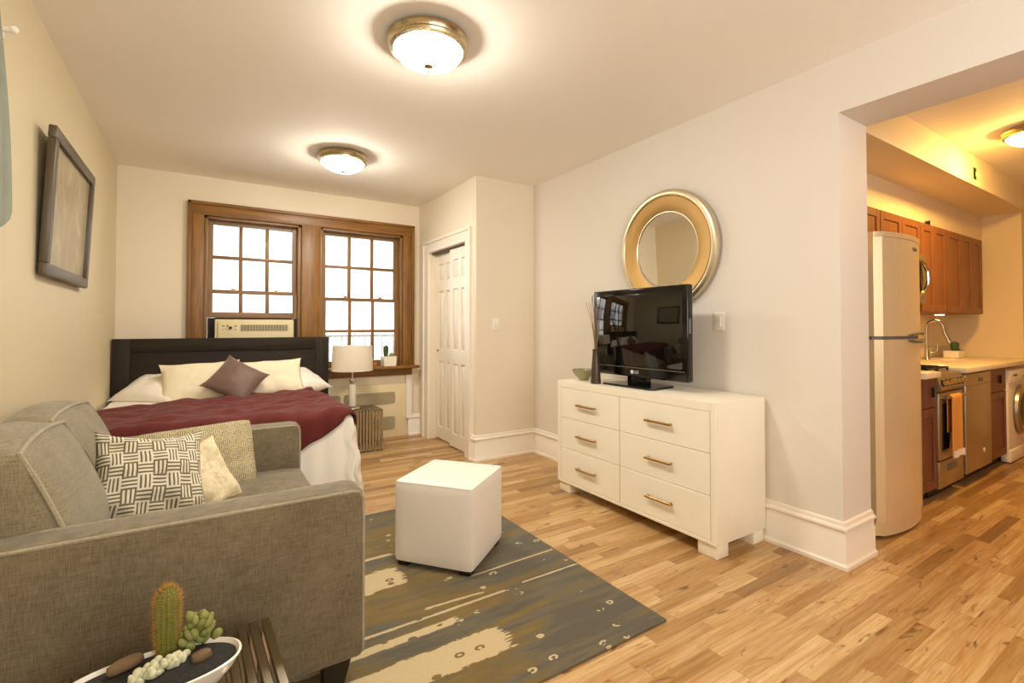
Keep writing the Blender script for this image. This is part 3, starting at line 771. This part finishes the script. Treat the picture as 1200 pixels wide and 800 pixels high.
def text(s, size, mat, parent, loc, rot, name='logo'):
    c = bpy.data.curves.new(name, 'FONT'); c.body = s; c.size = size; c.extrude = .0006; c.align_x = 'CENTER'; c.align_y = 'CENTER'
    tmp = bpy.data.objects.new(name, c); me = bpy.data.meshes.new_from_object(tmp); bpy.data.objects.remove(tmp)
    me_o = bpy.data.objects.new(name, me); COL.objects.link(me_o); me.materials.clear(); me.materials.append(M[mat])
    o = Vector((0, 0, 0)); p = parent
    while p: o += Vector(p.location); p = p.parent
    me_o.parent = parent; me_o.location = Vector(loc)-o; me_o.rotation_euler = rot; return me_o
FR = (PI/2, 0, -PI/2)
text('LG', .030, 'logo', r, (TX-.002, 2.292, TZ0+.034), FR)
G().lathe([(.0001, 0), (.014, 0), (.014, .002), (.0001, .002)], (TX-.0005, 2.334, TZ0+.034), 20, axis='x').out('logo_disc', 'logo', r)
box(TX+.012, TY0-.003, 1.20, TX+.03, TY0+.002, 1.29).out('side_buttons', 'grey', r)

# vase with reeds, bowl
r = thing('reed_vase', 'slim mottled brown vase of dried reeds beside the television', 'vase', (2.372, 2.590, DZ1))
G().lathe([(.036, 0), (.037, .005), (.032, .09), (.025, .18), (.022, .225), (.025, .245), (.019, .245), (.014, .22), (.014, .03), (.001, .03)], (2.372, 2.590, DZ1+.001), 22).out('vessel', 'vase', r)
random.seed(3)
for k in range(9):
    a = random.uniform(0, 2*PI); sp = random.uniform(.02, .085); hh = random.uniform(.30, .41)
    x, y, z = 2.372, 2.590, DZ1+.05
    p = curvepts([(x, y, z), (x+.008*math.cos(a), y+.008*math.sin(a), z+.19), (x+sp*.5*math.cos(a), y+sp*.5*math.sin(a), z+.19+hh*.5), (x+sp*math.cos(a+.3), y+sp*math.sin(a+.3), z+.19+hh)], 4)
    G().tube(p, [.0028-.0014*i/len(p) for i in range(len(p))], 5).out('reed', 'reed', r)
o = G().lathe([(.001, 0), (.030, 0), (.034, .004), (.060, .030), (.084, .062), (.088, .080), (.084, .080), (.078, .062), (.055, .034), (.03, .012), (.001, .010)], (2.455, 2.815, DZ1+.001), 32).out('glazed_bowl', 'celadon')
tag(o, 'celadon glazed bowl on the end of the dresser by the corner', 'bowl')

# mirror
MC = (XR, 2.285, 1.785)
r = thing('round_mirror', 'round mirror in wide champagne gold frame behind the television', 'mirror', MC)
def ringx(prof, n=72): return G().lathe(prof, MC, n, axis='x', cap=False)
ringx([(.272, .002), (.268, .012), (.274, .016), (.330, .026), (.372, .034), (.378, .030)]).out('gold_band', 'gold', r)
ringx([(.376, .028), (.384, .038), (.400, .042), (.416, .036), (.424, .020), (.424, .001), (.38, .001)]).out('outer_lip', 'silver', r)
ringx([(.262, .010), (.266, .016), (.272, .016), (.276, .008)]).out('inner_lip', 'silver', r)
G().lathe([(.0005, .008), (.266, .008), (.2665, .003)], MC, 72, axis='x').out('mirror_glass', 'mirror', r)
r.location.x -= .0135; r.rotation_euler = (0, math.radians(-1.8), math.radians(-.4))

# switches
def switch(loc, ax, lbl, n):
    r = thing('light_switch', lbl, 'light switch', loc, 'wall switches')
    x, y, z = loc
    if ax == 'x':
        box(x-.006, y-.036, z-.058, x-.0005, y+.036, z+.058, bev=.002).out('cover_plate', 'white', r)
        for i in range(n): box(x-.011, y-.016, z-.030+i*.032, x-.005, y+.016, z-.002+i*.032, bev=.002).out('rocker', 'trim', r)
    else:
        box(x-.036, y-.006, z-.058, x+.036, y-.0005, z+.058, bev=.002).out('cover_plate', 'white', r)
        box(x-.006, y-.016, z-.012, x+.006, y-.005, z+.012, bev=.002).out('toggle', 'trim', r)
switch((XR, 1.884, 1.276), 'x', 'white rocker light switch on the wall between mirror and kitchen opening', 2)
switch((2.335, YC, 1.262), 'y', 'white toggle light switch on the closet wall near the corner', 1)

# picture on left wall
r = thing('framed_picture', 'framed faded sepia print in pewter frame tilted forward on the left wall', 'picture', (XL+.004, 3.44, 1.478))
W2, HH, FW = .465, .69, .058
for (a, b, c, d) in ((-W2, W2, 0, FW), (-W2, W2, HH-FW, HH)): box(.004, a, c, .036, b, d, bev=.006).out('frame_rail', 'frame', r, local=True)
for a in (-W2, W2-FW): box(.004, a, FW-.001, .036, a+FW, HH-FW+.001, bev=.006).out('frame_stile', 'frame', r, local=True)
box(.010, -W2+FW-.004, FW-.004, .018, W2-FW+.004, HH-FW+.004).out('artwork', 'art', r, local=True)
r.rotation_euler = (0, math.radians(2.5), 0)

# hanging cloth at the left edge
r = thing('hanging_cloth', 'grey blue cloth hanging from a hook high on the left wall', 'cloth', (XL, 2.03, 1.66))
def cl(a, b):
    u = (a-.5); z = 2.36-.80*b; wv = .26*(.55+.45*math.sin(min(1, b*1.3)*PI/2))
    if b > .9: wv *= math.sqrt(max(.05, 1-((b-.9)/.1)**2*.6))
    return Vector((XL+.05+.018*math.sin(a*21)*(.3+b)+.02*math.cos(u*PI), 2.115+u*2*wv, z-.02*math.cos(u*6)*b))
o2 = G().grid(cl, 40, 24).out('cloth_panel', 'drape', r, sharp=0)
md = o2.modifiers.new('thickness', 'SOLIDIFY'); md.thickness = .006
G().cyl((XL, 2.42, 2.30), (XL+.05, 2.42, 2.31), .009).ball((XL+.055, 2.42, 2.312), .014).out('hook', 'white', r)
box(XL+.001, 2.0, 2.285, XL+.022, 2.46, 2.325, bev=.003).out('hook_board', 'white', r)

# ------------------------------------------------------------------ ceiling lights
def ceiling_light(x, y, lbl, bulb='bulb', sc=1.0):
    r = thing('ceiling_light', lbl, 'ceiling light', (x, y, H), 'flush ceiling lights')
    P = lambda L: [(a*sc, -b*sc) for a, b in L]
    G().lathe(P([(.001, .0), (.175, 0), (.192, .010), (.196, .022), (.186, .034), (.184, .040), (.190, .050), (.186, .062), (.168, .068), (.160, .062), (.001, .055)]), (x, y, H-.0005), 48).out('pan', 'nickel', r)
    G().lathe(P([(.164, .062), (.160, .078), (.140, .102), (.105, .122), (.06, .134), (.001, .137)]), (x, y, H), 40, cap=False).out('glass_bowl', bulb, r)
    G().lathe(P([(.001, .132), (.022, .134), (.024, .140), (.014, .148), (.007, .152), (.009, .160), (.001, .168)]), (x, y, H), 16).out('finial', 'nickel', r)
    return r
ceiling_light(.915, 2.185, 'brushed nickel ceiling light closest to the camera, above the ottoman')
ceiling_light(.955, 4.06, 'brushed nickel ceiling light above the foot of the bed, near the window')
ceiling_light(4.93, .86, 'lit ceiling light inside the kitchen beside the soffit', 'bulbk', .85)

# ------------------------------------------------------------------ cactus dish
TZ = .412
r = thing('cactus_dish', 'long white ceramic dish garden of cacti on the slatted table by the armrest', 'plant', (-.085, 1.325, TZ))
cx, cy = -.085, 1.328
def sup(k, z, a, b, n=44):
    return [(cx+a*math.copysign(abs(math.cos(2*PI*i/n))**.9, math.cos(2*PI*i/n)), cy+b*math.copysign(abs(math.sin(2*PI*i/n))**.9, math.sin(2*PI*i/n)), z) for i in range(n)]
def shell(g, secs):
    rs = [[g.bm.verts.new(p) for p in s] for s in secs]; n = len(rs[0])
    for A, B in zip(rs, rs[1:]):
        for k in range(n): g.bm.faces.new((A[k], A[(k+1) % n], B[(k+1) % n], B[k]))
    g.bm.faces.new(rs[0][::-1]); g.bm.faces.new(rs[-1]); return g
shell(G(), [sup(0, TZ, .10, .045), sup(0, TZ+.012, .125, .058), sup(0, TZ+.045, .155, .078), sup(0, TZ+.070, .170, .088), sup(0, TZ+.072, .165, .084), sup(0, TZ+.058, .158, .078), sup(0, TZ+.055, .10, .05)]).out('bowl', 'dish', r)
shell(G(), [sup(0, TZ+.056, .157, .077), sup(0, TZ+.063, .159, .079), sup(0, TZ+.067, .10, .05)]).out('gravel', 'soil', r)
sz = TZ+.062
cc = (-.064, 1.398, sz-.006)
g = G(); prof = rib_cactus(g, cc, .0215, .166, 13); ca = g.out('column_cactus', 'cact', r)
g = G(); random.seed(5)
for k in range(13):
    a = 2*PI*(k*2)/26
    for j in range(26):
        t = (j+.5)/26; i = min(9, int(t*10)); rad = prof[i][0]+(prof[i+1][0]-prof[i][0])*(t*10-i); rad *= 1.09
        p = Vector((cc[0]+rad*math.cos(a), cc[1]+rad*math.sin(a), cc[2]+t*.166))
        for q in range(9 if t > .75 else 4):
            d = Vector((math.cos(a+random.uniform(-.9, .9)), math.sin(a+random.uniform(-.9, .9)), random.uniform(-.4, .9)+(1.2 if t > .88 else 0))).normalized()
            L = random.uniform(.007, .016)
            u = d.orthogonal().normalized()*.0003; w = d.cross(u)
            v = [g.bm.verts.new(p+u), g.bm.verts.new(p-u*.5+w*.87), g.bm.verts.new(p-u*.5-w*.87), g.bm.verts.new(p+d*L)]
            for f in ((0, 1, 3), (1, 2, 3), (2, 0, 3)): g.bm.faces.new([v[z] for z in f])
o = g.out('spines', 'spine', ca, sharp=0); o['kind'] = 'stuff'
# bunny-ear pads
random.seed(11); g = G(); base = Vector((-.004, 1.385, sz))
def pad(g, c, r, rz, tx, ty):
    n = len(g.bm.verts); g.ball((0, 0, 0), r, rz, 9, 7); g.bm.verts.ensure_lookup_table()
    m = Matrix.Translation(c) @ Matrix.Rotation(ty, 4, 'Y') @ Matrix.Rotation(tx, 4, 'X') @ Matrix.Diagonal((1, .72, 1, 1))
    for v in list(g.bm.verts)[n:]: v.co = m @ v.co
for k in range(34):
    a = random.uniform(0, 2*PI); lay = k/34; rr = random.uniform(.010, .042)*(1.05-lay*.65)
    pad(g, base+Vector((rr*math.cos(a), rr*.8*math.sin(a), .010+lay*.072)), random.uniform(.0075, .0115), random.uniform(.011, .016), random.uniform(-.5, .5), math.cos(a)*.6)
g.out('cluster_cactus', 'prick', r, sharp=0)
random.seed(21); g = G()
for k in range(60):
    t = random.uniform(-1, 1); s = random.uniform(-1, 1)
    pad(g, Vector((-.076+t*.046+s*.010, 1.330+t*.012+s*.024*(1-abs(t)*.5), sz+.006+random.uniform(0, .020)*(1-abs(t)*.4))), random.uniform(.006, .009), random.uniform(.008, .012), random.uniform(-.7, .7), random.uniform(-.7, .7))
g.out('pale_succulent', 'pale', r, sharp=0)
def rock(c, a, b, h, sd, rz):
    g = G(); g.ball((0, 0, 0), 1, 1, 14, 9)
    for v in g.bm.verts:
        n = v.co.normalized(); k = 1/(abs(n.x)**3+abs(n.y)**3+abs(n.z)**3)**(1/3); k *= 1+.10*noise.noise(n*1.7+Vector((sd, 0, 0)))
        v.co = Vector((n.x*k*a, n.y*k*b, n.z*k*h))
    g.xf(Matrix.Translation(c) @ Matrix.Rotation(rz, 4, 'Z')); return g
o = rock((.004, 1.330, sz+.011), .020, .014, .011, 1, .2).out('pebble', 'rock'); tag(o, 'squarish brown pebble beside the green cactus in the dish', 'pebble', 'pebbles in the cactus dish')
o = rock((-.138, 1.375, sz+.018), .034, .015, .012, 5, .45).out('pebble', 'rock'); tag(o, 'long brown pebble propped on the rim of the cactus dish', 'pebble', 'pebbles in the cactus dish')

# ------------------------------------------------------------------ kitchen
KF = 1.27
# refrigerator with a bowed front
FX0, FX1 = 3.335, 3.97
r = thing('refrigerator', 'tall satin steel refrigerator with bowed doors just inside the kitchen', 'refrigerator', ((FX0+FX1)/2, 1.5, 0))
box(FX0+.012, 1.285, .04, FX1-.012, KY-.02, 1.79, bev=.006).out('cabinet', 'fside', r)
def bow(y0, n=18, e=.0):
    pts = []
    for i in range(n+1):
        u = -1+2*i/n; x = (FX0+FX1)/2+u*(FX1-FX0)/2
        y = y0-.048*(1-abs(u)**2.2); y = y+.022*max(0, (abs(u)-.93)/.07)**2; pts.append((x, y))
    return pts
def fdoor(name, z0, z1, mat):
    pl = bow(1.222); return G().prism(pl+[(FX1, 1.29), (FX0, 1.29)], 'z', z0, z1).out(name, mat, r, sharp=28)
fdoor('lower_door', .095, 1.165, 'fridge'); up = fdoor('freezer_door', 1.185, 1.775, 'fridge')
pl = bow(1.220); G().prism(pl+[(FX1, 1.60), (FX0, 1.60)], 'z', 1.776, 1.806).out('top_cap', 'fridge', r)
pl = bow(1.228); G().prism(pl+[(FX1-.02, 1.35), (FX0+.02, 1.35)], 'z', .016, .094).out('kick_plate', 'fridge', r)
pl = bow(1.232); G().prism(pl+[(FX1-.01, 1.30), (FX0+.01, 1.30)], 'z', 1.164, 1.186).out('door_gap', 'grey', r)
def fx(x): u = (x-(FX0+FX1)/2)/((FX1-FX0)/2); return 1.222-.048*(1-abs(u)**2.2)
for dz, s in ((1.192, 1), (1.158, -1)):
    pts = [(x, fx(x)-.006-.012*math.sin((x-3.62)/.4*PI), dz+s*.010*math.sin((x-3.62)/.4*PI)) for x in [3.62+.4*i/10 for i in range(11)]]
    G().tube(pts, [.004]+[.009]*9+[.004], 8).out('door_handle', 'grey', r)
g = G()
for i, w in enumerate((.012, .007, .007, .009, .007)): x = 3.72+i*.017; g.box(x, fx(x)-.003, 1.715, x+w, fx(x)+.004, 1.715+(.022 if i in (0, 3) else .015))
g.out('badge', 'grey', r)
for x in (FX0+.06, FX1-.1): box(x, 1.30, .001, x+.05, 1.35, .04).out('leveling_foot', 'black', r)

def shaker(g, x0, x1, z0, z1, y, st=.055):
    g.box(x0, y, z0, x0+st, y+.019, z1, .002, 1).box(x1-st, y, z0, x1, y+.019, z1, .002, 1)
    g.box(x0+st, y, z0, x1-st, y+.019, z0+st, .002, 1).box(x0+st, y, z1-st, x1-st, y+.019, z1, .002, 1)
    g.box(x0+st-.004, y+.009, z0+st-.004, x1-st+.004, y+.018, z1-st+.004); return g
def basecab(lbl, x0, x1):
    r = thing('base_cabinet', lbl, 'cabinet', ((x0+x1)/2, 1.55, 0), 'cherry base cabinets')
    box(x0, KF+.02, .09, x1, KY-.002, .883).out('carcass', 'cherry_dim', r)
    box(x0, KF+.07, .001, x1, KF+.09, .092).out('toe_kick', 'black', r)
    d = G(); d.box(x0+.003, KF, .675, x1-.003, KF+.019, .875, .003, 1); dd = d.out('drawer', 'cherry_dim', r)
    G().box((x0+x1)/2+.05, KF-.016, .745, (x0+x1)/2+.06, KF+.001, .815, .003, 1).out('handle', 'black', dd)
    sh = shaker(G(), x0+.003, x1-.003, .10, .668, KF, .06).out('door', 'cherry_dim', r)
basecab('narrow cherry base cabinet between refrigerator and stove', 4.13, 4.405)
basecab('narrow cherry base cabinet between dishwasher and washing machine', 5.612, 6.12)

# stove
r = thing('gas_stove', 'stainless gas stove with front knobs and oven window', 'stove', (4.70, 1.55, 0))
X0, X1 = 4.41, 4.925
box(X0, KF+.02, .08, X1, KY-.01, .895, bev=.004).out('body', 'apps', r)
box(X0+.01, KF+.06, .001, X1-.01, KF+.3, .085).out('plinth', 'black', r)
G().prism([(KF-.012, .775), (KF-.028, .80), (KF+.0, .895), (KF+.05, .905), (KF+.05, .775)], 'x', X0, X1).out('control_panel', 'apps', r)
for i in range(6):
    x = X0+.06+i*.08; c = Vector((x, KF-.018, .836)); d = Vector((0, -.95, .28)).normalized()
    g = G(); g.cyl(c-d*.002, c+d*.008, .026, .025, 18); kb = g.out('knob', 'black', r); G().cyl(c+d*.009, c+d*.032, .019, .016, 16).out('grip', 'nickel', kb)
od = box(X0+.005, KF-.012, .285, X1-.005, KF+.022, .765, bev=.006).out('oven_door', 'apps', r)
box(X0+.06, KF-.015, .355, X1-.06, KF-.009, .69, bev=.002).out('oven_window', 'oveng', od)
g = G().cyl((X0+.04, KF-.042, .735), (X1-.04, KF-.042, .735), .011, n=12)
for x in (X0+.06, X1-.06): g.box(x-.01, KF-.042, .728, x+.01, KF-.01, .742)
g.out('oven_handle', 'steel', od)
dw = box(X0+.005, KF-.010, .085, X1-.005, KF+.022, .275, bev=.005).out('warming_drawer', 'apps', r)
box(X0+.15, KF-.013, .195, X1-.15, KF-.008, .24, bev=.004).out('drawer_pull', 'grey', dw)
box(X0+.005, KF+.03, .894, X1-.005, KY-.02, .905, bev=.003).out('cooktop', 'apps', r)
for gx in (X0+.03, X0+.262):
    g = G(); z = .935
    for y in (1.34, 1.59, 1.84): g.box(gx, y-.006, z-.012, gx+.225, y+.006, z)
    for x in (gx+.006, gx+.112, gx+.219): g.box(x-.006, 1.34, z-.012, x+.006, 1.84, z)
    for y in (1.34, 1.84):
        for x in (gx+.006, gx+.219): g.box(x-.006, y-.006, .904, x+.006, y+.006, z)
    g.out('grate', 'black', r)
    for y in (1.465, 1.715): G().lathe([(.001, 0), (.045, 0), (.045, .012), (.03, .018), (.001, .018)], (gx+.112, y, .905), 18).out('burner', 'black', r)
# towel over oven handle
def tw(a, b):
    x = 4.515+a*.215; L = b*.80
    yb, yf = KF-.027, KF-.057
    if L < .26: return Vector((x, yb+.004*math.sin(a*9), .74-.26+L))
    if L < .30: q = (L-.26)/.04*PI; return Vector((x, KF-.042+.0155*math.cos(q), .74+.0155*math.sin(q)))
    return Vector((x+.008*math.sin(L*7)*(L-.3), yf-.006*math.sin(a*8)*(L-.2), .74-(L-.30)*.86))
o = G().grid(tw, 14, 40).out('dish_towel', 'towel', None, sharp=0); tag(o, 'orange towel with white hem hanging from the oven handle', 'towel')
m = o.modifiers.new('thickness', 'SOLIDIFY'); m.thickness = .003
G().grid(lambda a, b: Vector((4.512+a*.222+.008*.35, KF-.061-.006*math.sin(a*8)*.6-.004*math.sin(a*40), .352-b*.05+.006*math.sin(a*50)*b)), 30, 6).out('lace_hem', 'linen', o, sharp=0)

# dishwasher
r = thing('dishwasher', 'stainless dishwasher with plain front to the right of the stove', 'dishwasher', (5.345, 1.55, 0))
box(4.965, KF+.03, .09, 5.602, KY-.01, .88).out('tub', 'grey', r)
box(4.975, KF+.07, .001, 5.595, KF+.10, .095).out('toe_kick', 'black', r)
dd = box(4.968, KF-.018, .10, 5.600, KF+.028, .872, bev=.008, seg=3).out('door', 'apps', r)
box(5.27, KF-.021, .80, 5.38, KF-.016, .83, bev=.002).out('badge', 'grey', dd)
box(4.97, KF-.020, .778, 5.598, KF-.016, .782).out('control_strip', 'grey', dd)
G().lathe([(.001, 0), (.020, 0), (.020, .004), (.001, .005)], (5.39, KF-.018, .235), 16, axis='y').out('indicator', 'white', dd)

# washing machine under the counter
r = thing('washing_machine', 'white front loading washing machine under the counter end', 'washing machine', (6.45, 1.6, 0))
WX0, WX1 = 6.14, 6.76
box(WX0, KF-.01, .075, WX1, KY-.02, .85, bev=.012, seg=3).out('cabinet', 'white', r)
box(WX0+.004, KF-.022, .012, WX1-.004, KF+.05, .125, bev=.012, seg=3).out('plinth', 'white', r)
box(WX0+.004, KF-.024, .735, WX1-.004, KF, .848, bev=.008).out('control_panel', 'white', r)
dw = G().lathe([(.215, 0), (.232, .012), (.228, .034), (.205, .045), (.175, .040), (.16, .02)], ((WX0+WX1)/2+.05, KF-.010, .47), 40, axis='y', cap=False).out('door_ring', 'steel', r)
G().lathe([(.001, .055), (.09, .050), (.15, .036), (.19, .025)], ((WX0+WX1)/2+.05, KF-.010, .47), 36, axis='y', cap=False).out('door_glass', 'oveng', dw)
box(WX0+.10, KF-.027, .788, WX0+.22, KF-.023, .806).out('badge', 'grey', r)
G().lathe([(.03, 0), (.03, .018), (.024, .022), (.001, .022)], (WX1-.16, KF-.023, .79), 20, axis='y').out('dial', 'chrome', r)

# worktops
o = box(4.115, KF-.03, .884, 4.405, KY-.001, .925, bev=.004).out('worktop', 'stone'); tag(o, 'short white worktop between refrigerator and stove', 'worktop', 'white kitchen worktops')
r = thing('worktop', 'long white worktop over dishwasher and washing machine', 'worktop', (5.9, 1.55, .9), 'white kitchen worktops')
box(4.93, KF-.035, .884, KX-.002, KY-.001, .925, bev=.004).out('slab', 'stone', r)
box(4.93, KY-.022, .925, KX-.002, KY-.001, 1.03, bev=.003).out('upstand', 'stone', r)

# faucet + planter + small jar
r = thing('kitchen_faucet', 'tall gooseneck faucet behind the stove on the long worktop', 'faucet', (5.87, 1.76, .925))
G().lathe([(.03, 0), (.032, .004), (.024, .012), (.020, .05), (.020, .10)], (5.87, 1.76, .9255), 18).out('base', 'nickel', r)
pts = [(5.87, 1.76, 1.0), (5.87, 1.76, 1.15), (5.87, 1.76, 1.215)]
for i in range(1, 12):
    a = PI*i/12; pts.append((5.87+.018*(1-math.cos(a)), 1.76-.058*(1-math.cos(a)), 1.225+.075*math.sin(a)))
pts += [(5.911, 1.638, 1.19)]
G().tube(pts, .0135, 12).out('spout', 'nickel', r)
G().cyl((5.909, 1.642, 1.20), (5.93, 1.605, 1.09), .016, .021, 14).out('spray_head', 'nickel', r)
G().cyl((5.875, 1.74, .99), (5.93, 1.70, 1.01), .008).cyl((5.93, 1.70, 1.005), (5.94, 1.695, 1.08), .008, .006).out('lever', 'nickel', r)
r = thing('cactus_planter', 'white trough planter with small round cactus at the back of the worktop', 'plant', (6.45, 1.72, .925))
g = G(); g.box(6.38, 1.66, .926, 6.62, 1.78, 1.00, .006, 2); g.out('trough', 'dish', r)
box(6.39, 1.67, .995, 6.61, 1.77, 1.003).out('gravel', 'soil', r)
g = G(); rib_cactus(g, (6.425, 1.70, .998), .030, .095, 10); g.out('cactus', 'dkgreen', r)
g = G()
for k in range(7): g.ball((6.48+.018*k, 1.71+.02*(k % 2), 1.005), .014, .017, 8, 5)
g.out('succulent', 'moss', r)

# upper cabinets
UY, UZ0, UZ1 = 1.555, 1.37, 2.13
def upper(lbl, edges, z0, x0, x1):
    r = thing('wall_cabinet', lbl, 'cabinet', ((x0+x1)/2, 1.73, z0), 'cherry wall cabinets')
    box(x0, UY+.02, z0, x1, KY-.001, UZ1).out('carcass', 'cherry', r)
    for a, b in zip(edges, edges[1:]):
        shaker(G(), a+.003, b-.003, z0+.003, UZ1-.003, UY, .06).out('door', 'cherry', r)
upper('cherry wall cabinet above the refrigerator, next to the wall opening', [3.62, 4.30], 1.82, 3.62, 4.30)
upper('short cherry wall cabinet with two doors above the microwave', [4.31, 4.71, 5.10], 1.82, 4.31, 5.10)
upper('tall cherry wall cabinet with two doors just past the microwave', [5.11, 5.40, 5.71], UZ0, 5.11, 5.71)
upper('tall single-door cherry wall cabinet in the middle of the run', [5.72, 6.12], UZ0, 5.72, 6.12)
upper('tall cherry wall cabinet with two doors at the far end of the run', [6.13, 6.43, 6.735], UZ0, 6.13, 6.735)
o = struct(box(3.62, UY+.05, UZ1, KX, KY, 2.405).out('wall_kitchen_filler', 'kwall'))
r = thing('microwave', 'steel over-the-range microwave with oval chrome-ringed window', 'microwave', (4.63, 1.65, 1.43))
box(4.29, 1.49, 1.425, 4.88, KY-.002, 1.815, bev=.006).out('body', 'apps', r)
dd = box(4.295, 1.452, 1.43, 4.835, 1.492, 1.812, bev=.006).out('door', 'apps', r)
def oval(x0, x1, z0, z1, y, n=40, bowy=.0, e=.62):
    cx, cz, a, b = (x0+x1)/2, (z0+z1)/2, (x1-x0)/2, (z1-z0)/2; o = []
    for i in range(n):
        c, q = math.cos(2*PI*i/n), math.sin(2*PI*i/n)
        u, v = math.copysign(abs(c)**e, c), math.copysign(abs(q)**e, q); o.append((cx+a*u*(1-.18*v*v), y-bowy*(1-v*v), cz+b*v))
    return o
G().prism([(p[0], p[2]) for p in oval(4.535, 4.775, 1.495, 1.755, 0)], 'y', 1.446, 1.454).out('door_window', 'oveng', dd)
G().tube(oval(4.53, 4.78, 1.485, 1.765, 1.446, 48, .03), .013, 8, closed=True).out('handle_ring', 'chrome', dd)
box(4.837, 1.458, 1.43, 4.878, 1.492, 1.812, bev=.006).out('control_panel', 'apps', r)
r = thing('under_cabinet_light', 'small lit puck light under the wall cabinets above the faucet', 'light', (5.95, 1.68, UZ0))
G().lathe([(.04, 0), (.042, -.012), (.036, -.016)], (5.95, 1.68, UZ0-.0005), 20).out('housing', 'white', r)
G().lathe([(.001, -.0165), (.034, -.0165), (.034, -.014)], (5.95, 1.68, UZ0), 20).out('lens', 'puck', r)
# little marks on soffit
r = thing('soffit_outlet', 'small dark keyhole opening high on the kitchen soffit face', 'outlet', (5.34, 1.268, 2.5))
G().prism([(5.305, 2.455), (5.375, 2.455), (5.375, 2.475), (5.355, 2.49), (5.355, 2.515), (5.375, 2.53), (5.375, 2.55), (5.305, 2.55)], 'y', 1.2675, 1.2698).out('opening', 'rubber', r)
r = thing('cable_clip', 'small dark clip with pale top on the kitchen cabinet rail', 'clip', (5.36, 1.54, 2.13))
box(5.352, 1.57, 2.131, 5.372, 1.60, 2.165, bev=.003).out('clip_body', 'black', r); box(5.345, 1.568, 2.165, 5.379, 1.60, 2.173, bev=.002).out('clip_top', 'grey', r)

# ------------------------------------------------------------------ lights
def area(name, loc, rot, sx, sy, e, col):
    a = bpy.data.lights.new(name, 'AREA'); a.shape = 'RECTANGLE'; a.size = sx; a.size_y = sy; a.energy = e; a.color = col
    o = bpy.data.objects.new(name, a); COL.objects.link(o); o.location = loc; o.rotation_euler = [math.radians(q) for q in rot]; return o
area('rear_fill', (1.0, -1.7, 1.7), (126, 0, -8), 2.4, 1.6, 58, (1, 1, 1))  # added fill lamp behind the camera, not a fixture of the room
w = bpy.data.worlds.new('World'); S.world = w; w.use_nodes = True
nt = w.node_tree; bg = nt.nodes['Background']; bg.inputs[0].default_value = (.97, .98, 1.0, 1); bg.inputs[1].default_value = 4.6

# ------------------------------------------------------------------ camera
cam = bpy.data.cameras.new('camera'); co = bpy.data.objects.new('camera', cam); COL.objects.link(co)
cam.sensor_width = 36; cam.lens = 36*565/1200; cam.clip_start = .05
PITCH = math.radians(1.0)
cam.shift_y = -(400-(383-565*math.tan(PITCH)))/1200
co.location = (0, 0, 1.24); co.rotation_euler = (PI/2+PITCH, 0, -math.atan(362/565))
S.camera = co
S.view_settings.view_transform = 'Standard'; S.view_settings.look = 'None'; S.view_settings.exposure = 0.45
S.cycles.max_bounces = 10; S.cycles.diffuse_bounces = 6; S.cycles.transparent_max_bounces = 12; S.cycles.caustics_reflective = False
S.cycles.sample_clamp_indirect = 6
